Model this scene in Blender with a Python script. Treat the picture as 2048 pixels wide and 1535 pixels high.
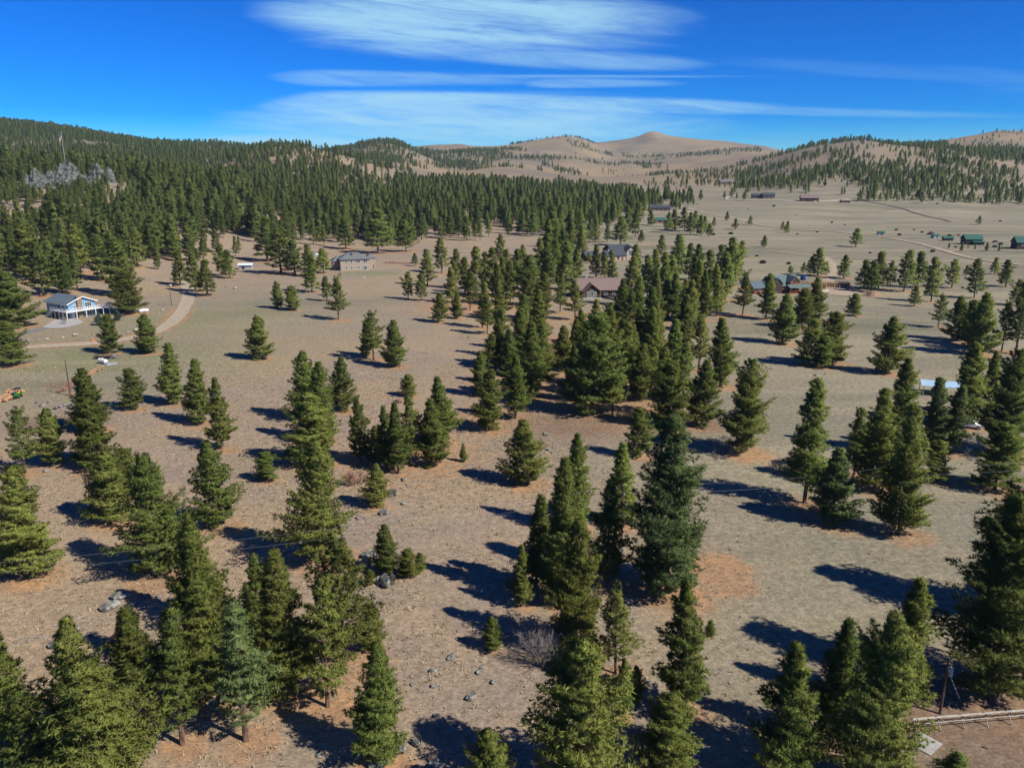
import bpy, math, random
import numpy as np
from mathutils import Vector, Matrix
R = math.radians
scene = bpy.context.scene
for o in list(bpy.data.objects): bpy.data.objects.remove(o)
COL = scene.collection
# ------------------------------------------------------------------ camera
cam_d = bpy.data.cameras.new('camera'); cam = bpy.data.objects.new('camera', cam_d); COL.objects.link(cam)
cam_d.sensor_width = 36; cam_d.lens = 28.125; cam_d.clip_start = 1; cam_d.clip_end = 60000
cam.location = (0, 0, 55); cam.rotation_euler = (R(90-14.96), 0, 0)
scene.camera = cam
# ------------------------------------------------------------------ sky
SUN_EL, SUN_AZ = 42.0, 120.0          # azimuth clockwise from +Y
w = bpy.data.worlds.new('World'); scene.world = w; w.use_nodes = True
nt = w.node_tree; nt.nodes.clear(); N = nt.nodes.new; L = nt.links.new
def nd(tree, kind, **kw):
    n = tree.nodes.new(kind)
    for k, v in kw.items():
        if k == 'inp':
            for a, b in v.items():
                n.inputs[a].default_value = b
        else: setattr(n, k, v)
    return n
def mth(tree, op, a, b=None, clamp=False):
    n = tree.nodes.new('ShaderNodeMath'); n.operation = op; n.use_clamp = clamp
    for i, q in enumerate((a, b)):
        if q is None: continue
        if isinstance(q, (int, float)): n.inputs[i].default_value = q
        else: tree.links.new(q, n.inputs[i])
    return n.outputs[0]
def mapr(tree, v, a, b, c=0., d=1., smooth=True):
    n = tree.nodes.new('ShaderNodeMapRange'); n.interpolation_type = 'SMOOTHSTEP' if smooth else 'LINEAR'
    tree.links.new(v, n.inputs[0])
    for i, q in enumerate((a, b, c, d)): n.inputs[i+1].default_value = q
    return n.outputs[0]
def mixc(tree, f, a, b, mode='MIX'):
    n = tree.nodes.new('ShaderNodeMix'); n.data_type = 'RGBA'; n.blend_type = mode
    for i, q in ((0, f), (6, a), (7, b)):
        if isinstance(q, (int, float)): n.inputs[i].default_value = q
        elif isinstance(q, tuple): n.inputs[i].default_value = q if len(q) == 4 else q + (1,)
        else: tree.links.new(q, n.inputs[i])
    return n.outputs[2]
sky = nd(nt, 'ShaderNodeTexSky', sky_type='NISHITA', sun_disc=False, sun_elevation=R(SUN_EL), sun_rotation=R(SUN_AZ),
         altitude=2400, air_density=1.0, dust_density=0., ozone_density=5.0)
hs = nd(nt, 'ShaderNodeHueSaturation', inp={'Saturation': 1.95, 'Value': .15, 'Hue': .5}); L(sky.outputs[0], hs.inputs['Color'])
gm = nd(nt, 'ShaderNodeGamma', inp={1: 1.25}); L(hs.outputs[0], gm.inputs[0])
tint = mixc(nt, 1., gm.outputs[0], (2.6, 4.9, 6.5), 'MULTIPLY')          # the deep, saturated blue of thin mountain air
# cirrus: streaks of thin ice cloud, by direction on the sky
tc = nd(nt, 'ShaderNodeTexCoord'); sp = nd(nt, 'ShaderNodeSeparateXYZ'); L(tc.outputs['Generated'], sp.inputs[0])
hy = mth(nt, 'MAXIMUM', sp.outputs[1], .08)
az = mth(nt, 'DIVIDE', sp.outputs[0], hy); el = mth(nt, 'DIVIDE', sp.outputs[2], hy)
def noise(vec, scale, detail=5, rough=.55, dist=0.):
    n = nd(nt, 'ShaderNodeTexNoise', inp={'Scale': scale, 'Detail': detail, 'Roughness': rough, 'Distortion': dist})
    L(vec, n.inputs['Vector']); return n.outputs[0]
def comb(a, b, c=0.):
    n = nd(nt, 'ShaderNodeCombineXYZ')
    for i, q in enumerate((a, b, c)):
        if isinstance(q, (int, float)): n.inputs[i].default_value = q
        else: L(q, n.inputs[i])
    return n.outputs[0]
st = comb(mth(nt, 'MULTIPLY', az, 2.2), mth(nt, 'MULTIPLY', mth(nt, 'ADD', el, mth(nt, 'MULTIPLY', az, .06)), 26.))
n1 = noise(st, 1.0, 7, .62, .5)
st2 = comb(mth(nt, 'MULTIPLY', az, 9.), mth(nt, 'MULTIPLY', mth(nt, 'ADD', el, mth(nt, 'MULTIPLY', az, .10)), 85.))
n2 = noise(st2, 1.0, 9, .72, .8)
wob = mth(nt, 'MULTIPLY', mth(nt, 'SUBTRACT', n1, .5), .5)
def patch(a0, e0, rl, rr, re, tilt=0., amt=1.):
    """one sheet of cirrus: blunt at its left end, drawn out to the right"""
    dx = mth(nt, 'SUBTRACT', az, a0)
    dx = mth(nt, 'ADD', mth(nt, 'DIVIDE', mth(nt, 'MAXIMUM', dx, 0.), rr), mth(nt, 'DIVIDE', mth(nt, 'MINIMUM', dx, 0.), rl))
    ee = mth(nt, 'SUBTRACT', mth(nt, 'ADD', el, mth(nt, 'MULTIPLY', az, tilt)), e0)
    dy = mth(nt, 'DIVIDE', ee, re)
    r = mth(nt, 'ADD', mth(nt, 'POWER', mth(nt, 'ABSOLUTE', dx), 2.), mth(nt, 'POWER', mth(nt, 'ABSOLUTE', dy), 2.))
    r = mth(nt, 'SUBTRACT', r, mth(nt, 'MULTIPLY', wob, 3.4))
    return mapr(nt, r, 1.2, .1, 0., amt)
cl = None
for a in ((-.12, .168, .17, .34, .046, .03, 1.), (-.12, .200, .18, .30, .035, 0, .9), (.10, .128, .22, .14, .012, .04, .6), (-.20, .102, .09, .24, .010, .012, .55), (.06, .0985, .05, .14, .006, 0, .5),
          (.0, .106, .2, .35, .0022, 0, .4), (-.20, .078, .11, .34, .016, -.02, 1.), (-.08, .054, .28, .36, .030, 0, 1.), (.10, .076, .12, .26, .012, .02, 1.),
          (-.28, .044, .13, .2, .020, -.06, .9), (.30, .074, .1, .3, .006, .02, .4), (.42, .135, .2, .4, .010, .05, .12)):
    q = patch(*a); cl = q if cl is None else mth(nt, 'MAXIMUM', cl, q)
cov = mth(nt, 'MULTIPLY', cl, mapr(nt, mth(nt, 'ADD', mth(nt, 'MULTIPLY', n1, .5), mth(nt, 'MULTIPLY', n2, .5)), .33, .60, .30, 1.))
gen = mapr(nt, n1, .60, .80, 0., .22)
cov = mth(nt, 'MAXIMUM', cov, mth(nt, 'MULTIPLY', gen, mapr(nt, sp.outputs[1], .08, .3)))
cov = mth(nt, 'MULTIPLY', cov, .80, True)
skyc = mixc(nt, cov, tint, (3.4, 5.9, 7.2))
bg = nd(nt, 'ShaderNodeBackground', inp={'Strength': .080}); L(skyc, bg.inputs['Color'])
wo = nd(nt, 'ShaderNodeOutputWorld'); L(bg.outputs[0], wo.inputs[0])
# ------------------------------------------------------------------ sun
sd = bpy.data.lights.new('sun', 'SUN'); so = bpy.data.objects.new('sun', sd); COL.objects.link(so)
sd.energy = 3.9; sd.angle = R(.5); sd.color = (1, .93, .82)
_d = Vector((math.sin(R(SUN_AZ))*math.cos(R(SUN_EL)), math.cos(R(SUN_AZ))*math.cos(R(SUN_EL)), math.sin(R(SUN_EL))))
so.rotation_euler = _d.to_track_quat('Z', 'Y').to_euler(); so.location = (60, -40, 90)
scene.view_settings.view_transform = 'Standard'; scene.view_settings.look = 'None'
scene.view_settings.gamma = 1; scene.view_settings.exposure = 0.74; scene.view_settings.use_curve_mapping = False
random.seed(11); RS = np.random.RandomState(7)
# ------------------------------------------------------------------ terrain heights (metres)
EYE = 55.0
YK = np.array([300,400,500,600,700,850,1000,1200,1500,1900,2300,2800,3400,4200,5200,7000], float)
TCOL = {   # slope X/Y of a bearing : heights at the distances above
 -.86: [0,6,20,30,40,50,52,60,95,155,200,190,170,150,150,150],
 -.62: [0,4,16,28,39,51,50,56,85,140,180,165,140,140,140,140],
 -.53: [0,2,12,26,38,50,49,54,78,125,163,150,140,140,140,140],
 -.44: [0,0,4,16,28,42,44,50,68,105,140,130,130,130,130,140],
 -.36: [0,0,0,8,18,32,38,46,64,90,117,112,118,125,130,140],
 -.28: [0,0,0,3,10,22,32,48,89,90,98,100,118,130,140,140],
 -.21: [0,0,0,0,4,14,26,44,82,72,92,130,128,140,150,150],
 -.15: [0,0,0,0,2,10,20,34,54,58,88,154,135,150,170,160],
 -.087:[0,0,0,0,1,8,17,27,40,44,58,90,130,182,190,170],
 -.01: [0,0,0,0,0,6,15,24,35,40,54,94,134,172,196,175],
 .07:  [0,0,0,0,0,5,14,22,31,36,44,70,130,222,208,185],
 .12:  [0,0,0,0,0,5,13,20,28,34,40,60,100,168,228,200],
 .148: [0,0,0,0,0,5,13,19,27,33,40,60,100,165,252,205],
 .167: [0,0,0,0,0,4,12,18,26,32,40,60,100,160,288,220],
 .186: [0,0,0,0,0,4,12,18,26,33,43,64,103,162,262,215],
 .227: [0,0,0,0,0,3,12,18,26,36,50,75,110,165,243,210],
 .29:  [0,0,0,0,0,2,12,20,30,50,80,100,125,160,208,190],
 .35:  [0,0,0,0,0,0,12,24,50,90,116,116,115,125,150,170],
 .41:  [0,0,0,0,0,0,8,26,65,110,131,128,120,120,140,150],
 .47:  [0,0,0,0,0,0,6,26,65,105,124,134,130,130,140,150],
 .53:  [0,0,0,0,0,0,6,28,65,100,125,165,160,150,150,150],
 .58:  [0,0,0,0,0,0,4,26,62,95,125,188,200,180,170,160],
 .62:  [0,0,0,0,0,-1,4,24,58,90,120,184,195,180,170,160],
 .86:  [0,0,0,0,0,-1,4,24,58,90,120,150,165,170,160,160]}
def _lerp_smooth(xs, ys, q):
    """Catmull-Rom (finite difference) interpolation of rows ys at xs"""
    xs = np.asarray(xs, float); ys = np.asarray(ys, float)
    d = np.gradient(ys, xs, axis=0)
    q = np.clip(q, xs[0], xs[-1]); i = np.clip(np.searchsorted(xs, q) - 1, 0, len(xs) - 2)
    h = xs[i+1] - xs[i]; s = (q - xs[i]) / h
    sh = (-1,) + (1,) * (ys.ndim - 1)
    s = s.reshape(sh); h = h.reshape(sh)
    return ((1+2*s)*(1-s)**2*ys[i] + s*(1-s)**2*h*d[i] + s*s*(3-2*s)*ys[i+1] + s*s*(s-1)*h*d[i+1])
_LG = np.linspace(math.log(200), math.log(9000), 500)
_TG = np.linspace(-.86, .86, 700)
_ks = sorted(TCOL)
_z = np.array([TCOL[k] for k in _ks], float)
_z = np.concatenate([np.zeros((len(_ks), 2)), _z, _z[:, -1:]], 1)
_yk = np.log(np.concatenate([[200, 250], YK, [9000]]))
_zy = _lerp_smooth(_yk, _z.T, _LG)                     # (500, cols)
ZG = _lerp_smooth(np.array(_ks), _zy.T, _TG).T         # (500, 700)
_rs = np.random.RandomState(5)
_VN = _rs.rand(256, 256)
def vnoise(x, y):
    x = np.asarray(x, float); y = np.asarray(y, float)
    xi = np.floor(x).astype(int); yi = np.floor(y).astype(int); fx = x - xi; fy = y - yi
    fx = fx*fx*(3-2*fx); fy = fy*fy*(3-2*fy)
    a = _VN[xi & 255, yi & 255]; b = _VN[(xi+1) & 255, yi & 255]
    c = _VN[xi & 255, (yi+1) & 255]; d = _VN[(xi+1) & 255, (yi+1) & 255]
    return (a*(1-fx)+b*fx)*(1-fy) + (c*(1-fx)+d*fx)*fy
def fbm(x, y, n=4):
    s = 0; a = .5
    for k in range(n):
        s = s + a*(vnoise(x+17.3*k, y-9.1*k) - .5); x = x*2.03; y = y*2.03; a *= .5
    return s
def ground(x, y):
    x = np.asarray(x, float); y = np.asarray(y, float)
    r = np.maximum(y, 30.)
    t = np.clip(x / r, -.86, .86)
    ly = np.clip((np.log(r) - _LG[0]) / (_LG[1]-_LG[0]), 0, 498.999)
    tx = np.clip((t - _TG[0]) / (_TG[1]-_TG[0]), 0, 698.999)
    i = ly.astype(int); j = tx.astype(int); fi = ly-i; fj = tx-j
    z = (ZG[i,j]*(1-fi)+ZG[i+1,j]*fi)*(1-fj) + (ZG[i,j+1]*(1-fi)+ZG[i+1,j+1]*fi)*fj
    far = np.clip((r-700)/1500, 0, 1)
    z = z + fbm(x/45+3, y/45+8, 3)*1.1 + far*(fbm(x/260+31, y/260+7, 4)*26)
    rid = 1-np.abs(2*vnoise(x/330+91, y/330+55)-1)
    z = z - np.clip((r-1300)/1500, 0, 1)*rid*rid*14
    return z
PINES = [  # x, y, height, crown width, tint
 (-145.8,227.6,12.6,8.7,1),(-152.4,315.6,16.7,12.3,1),(-179.3,363.9,26.0,12.7,0),(-125.1,243.4,12.1,5.9,1),(-113.1,242.9,12.0,7.4,2),(-90.3,182.4,9.8,5.4,1),
 (-82.5,186.7,14.9,5.8,1),(-70.3,171.0,14.7,5.8,1),(-59.3,154.4,14.9,5.3,2),(-91.8,166.5,13.7,7.2,1),(-79.6,143.3,13.5,7.9,1),(-91.3,140.8,12.4,5.2,1),
 (-88.5,145.6,11.1,5.6,2),(-68.3,102.0,16.2,8.0,2),(-67.7,131.2,8.2,5.8,1),(-64.8,119.2,12.0,6.7,1),(-50.2,101.9,17.6,9.0,1),(-47.1,117.6,14.2,6.3,1),(-33.1,76.7,18.9,7.0,2),
 (-39.2,89.5,14.7,5.3,1),(-49.4,67.4,13.8,5.1,1),(-42.4,66.7,14.5,4.1,1),(-37.1,59.5,14.3,9.0,2),(-43.4,60.7,10.5,4.9,1),(-40.8,75.8,10.4,4.8,1),(-32.7,67.5,14.7,4.5,1),
 (-26.6,68.1,15.3,5.1,3),(-47.2,175.2,15.7,7.0,1),(-40.2,159.4,17.4,6.4,1),(-40.0,181.5,13.0,5.6,1),(-39.3,145.5,14.1,8.8,2),(-28.1,106.5,17.9,9.0,1),(-19.2,80.8,15.4,6.8,1),
 (-19.6,73.4,14.6,6.3,2),(-25.1,75.3,17.3,6.0,1),(-30.5,85.1,11.9,4.2,1),(-12.7,65.1,12.3,5.0,2),(-16.8,83.8,6.3,3.1,1),(-19.7,99.5,2.3,1.5,1),(-17.7,102.3,7.5,3.8,1),
 (-14.7,101.7,4.3,2.8,2),(-13.1,103.1,2.8,1.8,2),(-22.8,125.0,7.4,4.2,1),(-44.9,137.2,5.5,4.1,1),(-9.4,146.7,3.7,1.5,1),(-96.0,325.2,10.9,5.3,1),(-88.3,320.2,9.7,6.4,1),
 (-93.4,371.9,17.1,7.4,2),(-80.4,345.2,10.6,4.8,1),(-65.8,299.3,16.1,7.2,1),(-75.9,233.9,13.2,7.5,0),(-45.9,350.9,11.7,5.3,1),(-39.5,346.6,11.5,5.2,2),
 (-27.3,295.0,10.9,5.6,1),(-21.4,301.8,9.8,4.6,2),(-41.6,234.1,14.4,6.6,1),(-44.7,239.5,11.2,4.6,1),(-34.1,225.4,13.4,6.9,1),(-26.1,194.1,5.5,4.0,2),(-14.5,158.1,14.0,6.0,1),
 (-15.4,144.3,13.2,5.9,1),(-23.8,143.3,12.3,4.0,1),(-21.3,140.5,13.7,4.8,1),(-19.4,144.9,13.7,4.2,1),(-29.6,147.2,12.9,4.5,1),(-26.6,146.1,7.4,3.9,1),(-8.5,273.0,12.8,5.9,2),
 (-5.6,222.8,9.9,4.9,1),(-8.1,194.9,11.3,5.3,1),(-5.0,166.5,13.4,6.7,1),(0.8,174.8,14.6,5.2,2),(4.6,193.2,18.8,8.0,1),(2.3,219.6,17.7,6.7,0),(14.2,220.0,12.8,6.2,1),
 (17.9,221.9,14.2,5.4,1),(15.6,190.1,13.9,5.6,0),(18.5,179.2,23.6,12.5,1),(23.8,191.8,22.2,7.4,1),(28.4,193.6,18.7,6.2,2),(35.4,197.9,21.5,7.1,1),(42.5,204.7,17.5,6.8,1),
 (34.7,168.4,14.5,8.3,1),(53.1,221.0,16.0,6.8,1),(54.8,203.3,18.1,7.3,1),(41.9,168.6,14.9,6.8,1),(45.9,151.2,18.9,9.5,0),(24.9,149.2,10.1,4.9,1),(20.9,97.1,24.7,9.9,3),
 (2.1,135.2,11.8,7.2,1),(9.9,116.0,16.0,4.7,1),(17.4,117.8,13.8,4.1,2),(6.1,94.3,20.4,5.2,1),(3.3,98.7,13.4,3.4,0),(13.1,99.5,14.8,5.2,1),(1.2,93.5,8.7,2.9,1),
 (7.6,83.9,16.5,6.1,2),(11.7,78.9,10.1,4.4,1),(17.8,72.3,15.0,5.2,1),(6.6,61.3,15.5,7.9,2),(14.5,63.4,8.2,5.2,1),(11.4,71.5,6.6,2.2,0),(13.2,74.1,4.3,1.9,1),
 (-2.3,83.9,4.3,2.5,1),(-2.2,59.9,7.5,3.9,2),(24.1,86.3,2.2,1.2,1),(88.8,257.6,16.2,8.5,0),(104.7,284.7,14.0,7.9,1),(114.0,297.4,16.2,7.9,1),(86.5,227.0,13.6,7.8,1),
 (89.5,223.9,9.2,5.5,1),(94.1,228.9,15.2,8.8,1),(133.5,309.5,8.7,5.5,1),(104.6,217.5,15.8,8.9,1),(77.4,152.6,19.7,6.6,0),(64.4,132.6,18.6,7.5,1),(49.9,126.7,22.0,6.9,1),
 (51.3,118.1,12.8,6.7,3),(64.1,140.4,13.0,4.3,1),(60.3,114.6,20.8,7.1,0),(78.2,138.0,7.6,5.0,2),(85.7,153.8,15.3,5.6,3),(88.8,152.7,14.0,5.0,3),(101.1,170.1,18.8,7.3,1),
 (109.8,177.1,15.3,4.1,1),(98.6,152.0,21.2,10.1,0),(86.6,133.7,12.2,8.0,1),(168.0,331.5,8.8,5.0,0),(154.0,284.7,11.5,5.4,0),(148.5,261.3,14.6,8.3,0),(144.0,241.1,18.9,8.9,1),
 (147.3,253.0,14.7,7.1,0),(154.3,246.2,15.4,6.6,0),(156.3,242.3,22.5,6.5,0),(205.9,354.3,17.1,7.5,0),(181.2,343.4,18.9,7.3,1),(168.4,382.0,13.8,7.2,0),
 (167.8,372.8,14.4,7.5,0),(176.1,383.3,17.6,7.7,0),(186.0,392.8,12.2,5.4,0),(184.0,374.4,19.1,8.4,0),(196.6,387.8,17.3,7.7,0),(212.6,385.8,13.5,6.7,1),
 (240.8,389.3,12.9,7.8,0),(263.8,438.0,9.0,5.5,1),(245.2,432.1,5.6,3.8,1),(212.6,333.9,10.7,6.3,0),(254.5,598.7,13.5,9.2,0),(249.6,736.9,10.7,6.3,0),(258.3,774.5,8.4,5.7,0),
 (174.0,419.9,12.2,8.4,1),(164.1,430.1,14.9,8.6,0),(161.4,433.8,9.9,5.4,1),(160.8,442.0,5.8,4.7,1),(171.2,436.8,6.5,5.4,0),(152.5,439.4,4.6,3.3,1),(485.1,845.4,9.2,6.2,0),
 (65.1,90.5,22.5,11.2,0),(51.6,74.3,22.5,12.3,0),(40.1,72.4,15.4,5.8,2),(33.0,61.7,17.8,7.7,1),(31.7,67.7,13.8,4.9,0),(25.2,61.8,15.0,5.6,2),(40.0,60.6,4.7,3.3,0),
 (101.2,634.9,9.7,9.4,0),(96.6,522.2,14.7,6.5,1),(85.9,413.7,22.5,10.3,1),(91.2,413.2,18.4,6.7,1),(105.4,386.5,23.4,10.1,1),(143.6,505.6,12.4,6.9,1),(87.8,358.2,20.1,7.6,1),
 (81.1,351.2,18.0,6.6,1),(65.2,339.3,21.0,7.2,1),(58.7,345.4,19.4,7.3,1),(49.6,332.2,20.2,7.5,1),(44.3,421.8,17.2,5.8,1),(47.2,492.4,5.8,4.3,2),(49.8,397.6,16.8,5.5,1),
 (48.3,418.1,11.9,5.2,1),(64.9,297.8,15.5,6.0,1),(61.3,297.6,18.1,6.4,0),(74.6,319.0,20.6,6.8,1),(80.2,309.4,19.9,7.4,1),(90.8,311.4,16.7,7.1,1),(97.0,302.0,17.2,6.8,1),
 (7.2,297.8,23.8,10.1,2),(16.7,375.3,26.0,7.9,1),(22.8,345.6,25.2,8.2,1),(14.6,409.3,21.5,7.1,1),(6.8,493.5,10.9,5.5,1),(25.9,522.1,32.9,12.2,0),(46.4,554.6,28.9,8.9,1),
 (60.6,632.4,17.6,7.0,1),(66.2,641.3,17.1,6.3,1),(75.0,638.9,12.4,5.5,1),(81.6,608.0,20.6,12.7,0),(151.3,756.4,18.7,9.3,0),(158.1,744.2,21.5,10.0,0),(167.1,743.6,18.4,9.1,0),
 (176.0,742.8,13.9,6.4,1),(168.3,692.6,10.9,8.1,0),(196.7,792.0,9.5,5.3,0),(226.9,860.3,9.3,6.9,0),(210.4,766.7,10.2,6.6,0),(238.3,814.9,9.3,7.0,0),(185.0,593.1,8.7,5.1,0),
 (123.2,799.0,22.0,10.8,0),(148.3,917.9,20.2,9.0,0),(137.0,802.2,14.9,8.9,1),(-38.8,444.1,18.9,8.3,1),(-41.8,395.3,17.4,7.4,1),(-27.1,385.7,18.2,6.7,1),
 (-16.2,358.6,21.6,7.6,1),(-8.8,358.2,21.2,7.2,1),(-3.8,358.5,17.2,5.8,1),(-57.7,477.6,7.4,4.2,1),(-92.2,555.3,29.0,19.9,0),(-74.5,567.3,21.7,15.4,1),(-120.5,586.3,22.4,11.6,1),
 (-147.9,625.1,16.3,8.5,1),(-128.1,444.6,23.5,13.8,1),(-118.5,437.5,18.6,9.8,1),(-108.2,428.9,16.7,8.0,1),(-104.4,444.0,13.2,8.8,1),(-153.0,503.3,26.7,13.1,0),
 (-164.1,395.1,16.4,7.4,1),(-149.0,375.6,18.2,7.0,1),(-138.9,363.0,16.1,7.7,0),(-157.2,434.9,16.4,8.1,2),(-149.4,423.3,14.7,6.9,1),(-210.5,451.5,21.6,9.0,0),
 (-220.3,508.5,23.5,10.7,1),(-208.8,496.7,26.0,9.2,1),(-205.8,364.5,19.5,10.0,0),(-208.9,355.2,23.6,11.1,0),(-180.2,285.5,19.9,15.3,0),(-193.2,299.4,22.6,11.3,1),
 (-224.4,416.3,24.2,11.4,1),(-205.3,401.0,22.3,10.0,0),(-237.3,391.7,26.5,11.2,1),(-17.0,321.3,15.2,6.9,1),(-4.5,299.3,15.2,6.4,1),(-0.8,333.8,17.8,6.7,1),
 (-10.7,284.5,16.3,5.4,2),(24.0,300.2,15.2,6.4,2),(19.2,316.1,14.0,6.0,1),(-2.9,238.4,14.2,5.8,1),(37.6,254.8,16.4,7.1,1),(45.0,255.1,18.8,6.5,0),(58.1,299.6,15.2,6.4,1),
 (32.6,209.5,15.1,6.2,1),(43.0,234.1,16.7,6.6,1),(30.3,247.6,14.4,6.3,1),(54.1,247.8,17.5,6.9,1),(19.3,204.3,14.1,6.6,1),(29.3,215.0,15.5,6.3,1),(31.6,189.8,13.9,6.1,1),
 (34.3,177.0,15.4,6.9,1),(41.6,187.6,14.4,6.3,1),(25.0,220.8,15.8,6.5,2),(23.3,177.5,11.9,5.5,2),(8.2,209.3,15.1,6.2,1),(3.3,247.1,17.5,6.9,1),(-0.5,204.3,14.8,6.0,0),
 (-3.5,226.4,13.3,5.8,1),(8.3,254.6,18.0,7.1,2),(6.5,334.1,18.8,8.4,2),(2.6,378.3,18.8,8.0,1),(-6.1,333.8,16.8,6.7,1),(11.6,300.0,18.0,7.2,1),(39.1,285.0,17.2,7.2,1),
 (46.1,289.7,17.5,6.6,0),(52.5,289.5,19.3,6.9,1),(69.1,347.5,19.5,7.4,1),(62.5,280.0,17.8,6.7,1),(73.4,300.3,19.0,6.8,1),(93.0,347.1,20.6,7.4,1),(115.5,414.2,17.9,7.2,1),
 (113.2,435.9,16.1,7.0,1),(95.8,413.1,17.9,7.2,1),(69.3,386.5,18.0,6.8,1),(63.7,413.9,17.9,6.7,1),(29.9,378.2,18.8,7.6,1),(23.1,404.9,21.3,8.1,1),(28.8,457.0,22.4,8.5,1),
 (20.6,445.7,28.6,8.3,1),(35.7,495.2,25.7,8.6,1),(44.7,510.2,21.8,6.9,1),(35.3,593.8,23.4,9.5,1),(47.4,662.0,24.0,9.8,0),(103.8,729.9,24.1,9.9,1),(103.8,684.1,22.7,9.3,1),
 (164.2,708.8,17.1,7.4,1),(140.5,733.7,17.7,8.1,1),(155.4,708.1,19.2,7.8,0),(-25.5,340.6,15.0,5.6,1),(-21.9,370.3,16.2,6.0,1),(-12.8,378.0,17.6,6.6,1),
 (-3.5,395.2,17.2,6.4,1),(-7.2,483.0,17.8,7.2,1),(39.0,237.4,14.6,6.1,0),(27.0,255.0,14.8,6.2,1),(21.5,247.6,12.8,5.7,2),
]
DRIVE = [(-175.8,239.8), (-161.9,247.1), (-154.7,251.6), (-145.3,254.5), (-135.7,258.0), (-129.0,265.0), (-125.6,276.7), (-127.7,296.9), (-136.3,329.4), (-148.5,365.4), (-158.2,388.2), (-169.6,412.3), (-182.5,441.9)]
DRIVE_LANE = [(-169.6,244.4), (-166.6,254.7), (-170.5,269.3), (-170.8,278.8), (-168.7,285.1)]
PAD = [(-170.0,285.1), (-172.1,293.7), (-173.4,299.5), (-166.8,301.3), (-160.2,294.5), (-160.4,285.8), (-164.1,283.2)]
ROAD_MAIN = [(-168.1,585.9), (-140.9,593.0), (-118.3,590.0), (-70.2,584.8), (-29.2,560.3), (0.0,562.8), (45.3,581.1), (104.3,611.3), (120.5,609.0), (179.3,565.4), (203.1,531.4), (234.9,513.8), (268.8,493.4), (301.4,472.8), (340.1,444.7)]
ROAD_SPUR = [(204.6,528.4), (198.4,503.4), (187.8,471.2), (178.0,443.1), (167.1,420.5)]
ROAD_EAST = [(198.5,1176.3), (204.8,1075.9), (211.3,988.0), (224.5,928.4), (241.1,894.1), (246.3,844.8), (255.8,812.8), (292.0,770.1), (308.0,711.9), (316.0,650.3), (308.9,587.9), (295.8,522.4), (304.9,478.5)]
ROAD_BARN = [(308.0,711.9), (325.2,688.4), (345.0,672.1)]
ROAD_BARN2 = [(306.1,563.9), (321.3,575.9), (340.5,572.0), (362.1,564.2)]
ROAD_LOOP = [(364.4,1222.3), (333.3,1216.9), (301.4,1164.0), (309.4,1125.5), (340.9,1092.0), (376.1,1071.1), (417.9,1077.7), (451.7,1096.3)]
TRACK_FAR = [(451.7,1096.3), (470.2,1069.2), (484.2,1021.1), (479.7,913.9), (472.8,879.3)]
YARD = [(166.6,422.4), (159.7,414.7), (143.2,396.9), (136.8,378.7), (142.5,368.4), (150.6,359.7), (160.6,366.3), (162.0,382.2), (165.3,402.5)]
BOULDERS = [(-161.1,261.2,0.9), (-158.0,261.1,0.8), (-155.7,262.6,1.0), (-152.1,265.9,0.8), (-149.4,268.5,1.6), (-144.8,266.8,0.7), (-143.7,269.3,0.7), (-142.1,271.0,0.9), (-133.6,273.7,1.2), (-133.3,278.4,1.4), (-142.6,323.2,1.0), (-140.0,313.6,0.8), (-133.1,383.2,1.6), (-139.3,388.5,1.2)]
STONES = [(-20.9,122.2,1.6), (-21.6,121.8,0.8), (-18.4,125.9,0.8), (-19.7,136.8,1.0), (-18.6,134.3,0.6), (-26.6,121.1,1.2), (-25.0,120.5,0.8), (-48.8,96.3,1.0), (-50.4,96.2,0.6), (-47.4,96.3,0.7), (-45.9,97.4,1.0), (-45.8,98.6,0.8), (-45.5,95.4,0.8), (-8.9,79.6,0.8), (-11.0,77.1,0.5), (-7.1,82.3,1.0), (-8.6,76.8,0.8), (-4.4,74.7,1.1), (-2.1,77.4,0.7), (-7.8,71.8,0.7), (-3.6,79.3,0.8), (7.1,162.8,1.2), (7.5,153.0,0.9), (8.1,151.5,0.7), (-26.1,189.1,0.4), (-29.1,189.7,0.5), (-12.4,180.1,0.4), (22.6,192.3,0.8), (27.2,190.8,1.0), (26.2,189.9,0.7), (11.4,205.1,0.8), (12.4,204.1,0.6), (36.0,199.8,0.9), (84.2,214.7,1.0), (87.4,216.3,0.6), (35.0,139.4,1.4), (17.4,65.1,1.3), (-87.1,146.7,0.8), (-88.4,145.1,0.7), (-87.9,141.6,1.0), (66.5,158.3,1.2), (64.1,153.6,1.0), (-3.4,80.0,0.5), (-18.7,65.8,0.6)]
SLABS = [(-17.4,98.9,1.7), (-16.5,99.7,1.3), (-18.2,99.5,1.1), (-21.0,107.6,2.2), (-20.9,104.2,1.6), (-20.9,129.1,1.3), (-20.4,129.7,1.0), (-11.4,66.1,1.5), (-11.0,66.3,1.1), (-9.2,67.5,1.0), (-9.5,67.3,0.8), (-52.6,93.5,2.2), (-52.5,96.1,2.0), (-12.8,64.4,1.6), (-7.4,64.2,1.5), (-31.3,74.0,1.4), (-31.5,72.8,1.2), (-54.7,84.9,1.8), (-53.2,83.8,1.2)]
RUBBLE = [(-113.1,184.9,1.0), (-110.0,181.4,1.1), (-108.4,182.2,0.9), (-107.9,183.5,1.0), (-107.7,184.8,0.9), (-105.3,182.7,0.8), (-115.9,187.5,0.8), (-107.4,179.0,0.8), (-113.0,187.5,0.7), (-106.4,186.5,0.8), (-115.0,184.9,0.6)]
KNOB = [(-391.8,727.9), (-399.7,712.5), (-409.3,708.0), (-396.4,798.8), (-387.2,756.5), (-356.9,739.8)]
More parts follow.
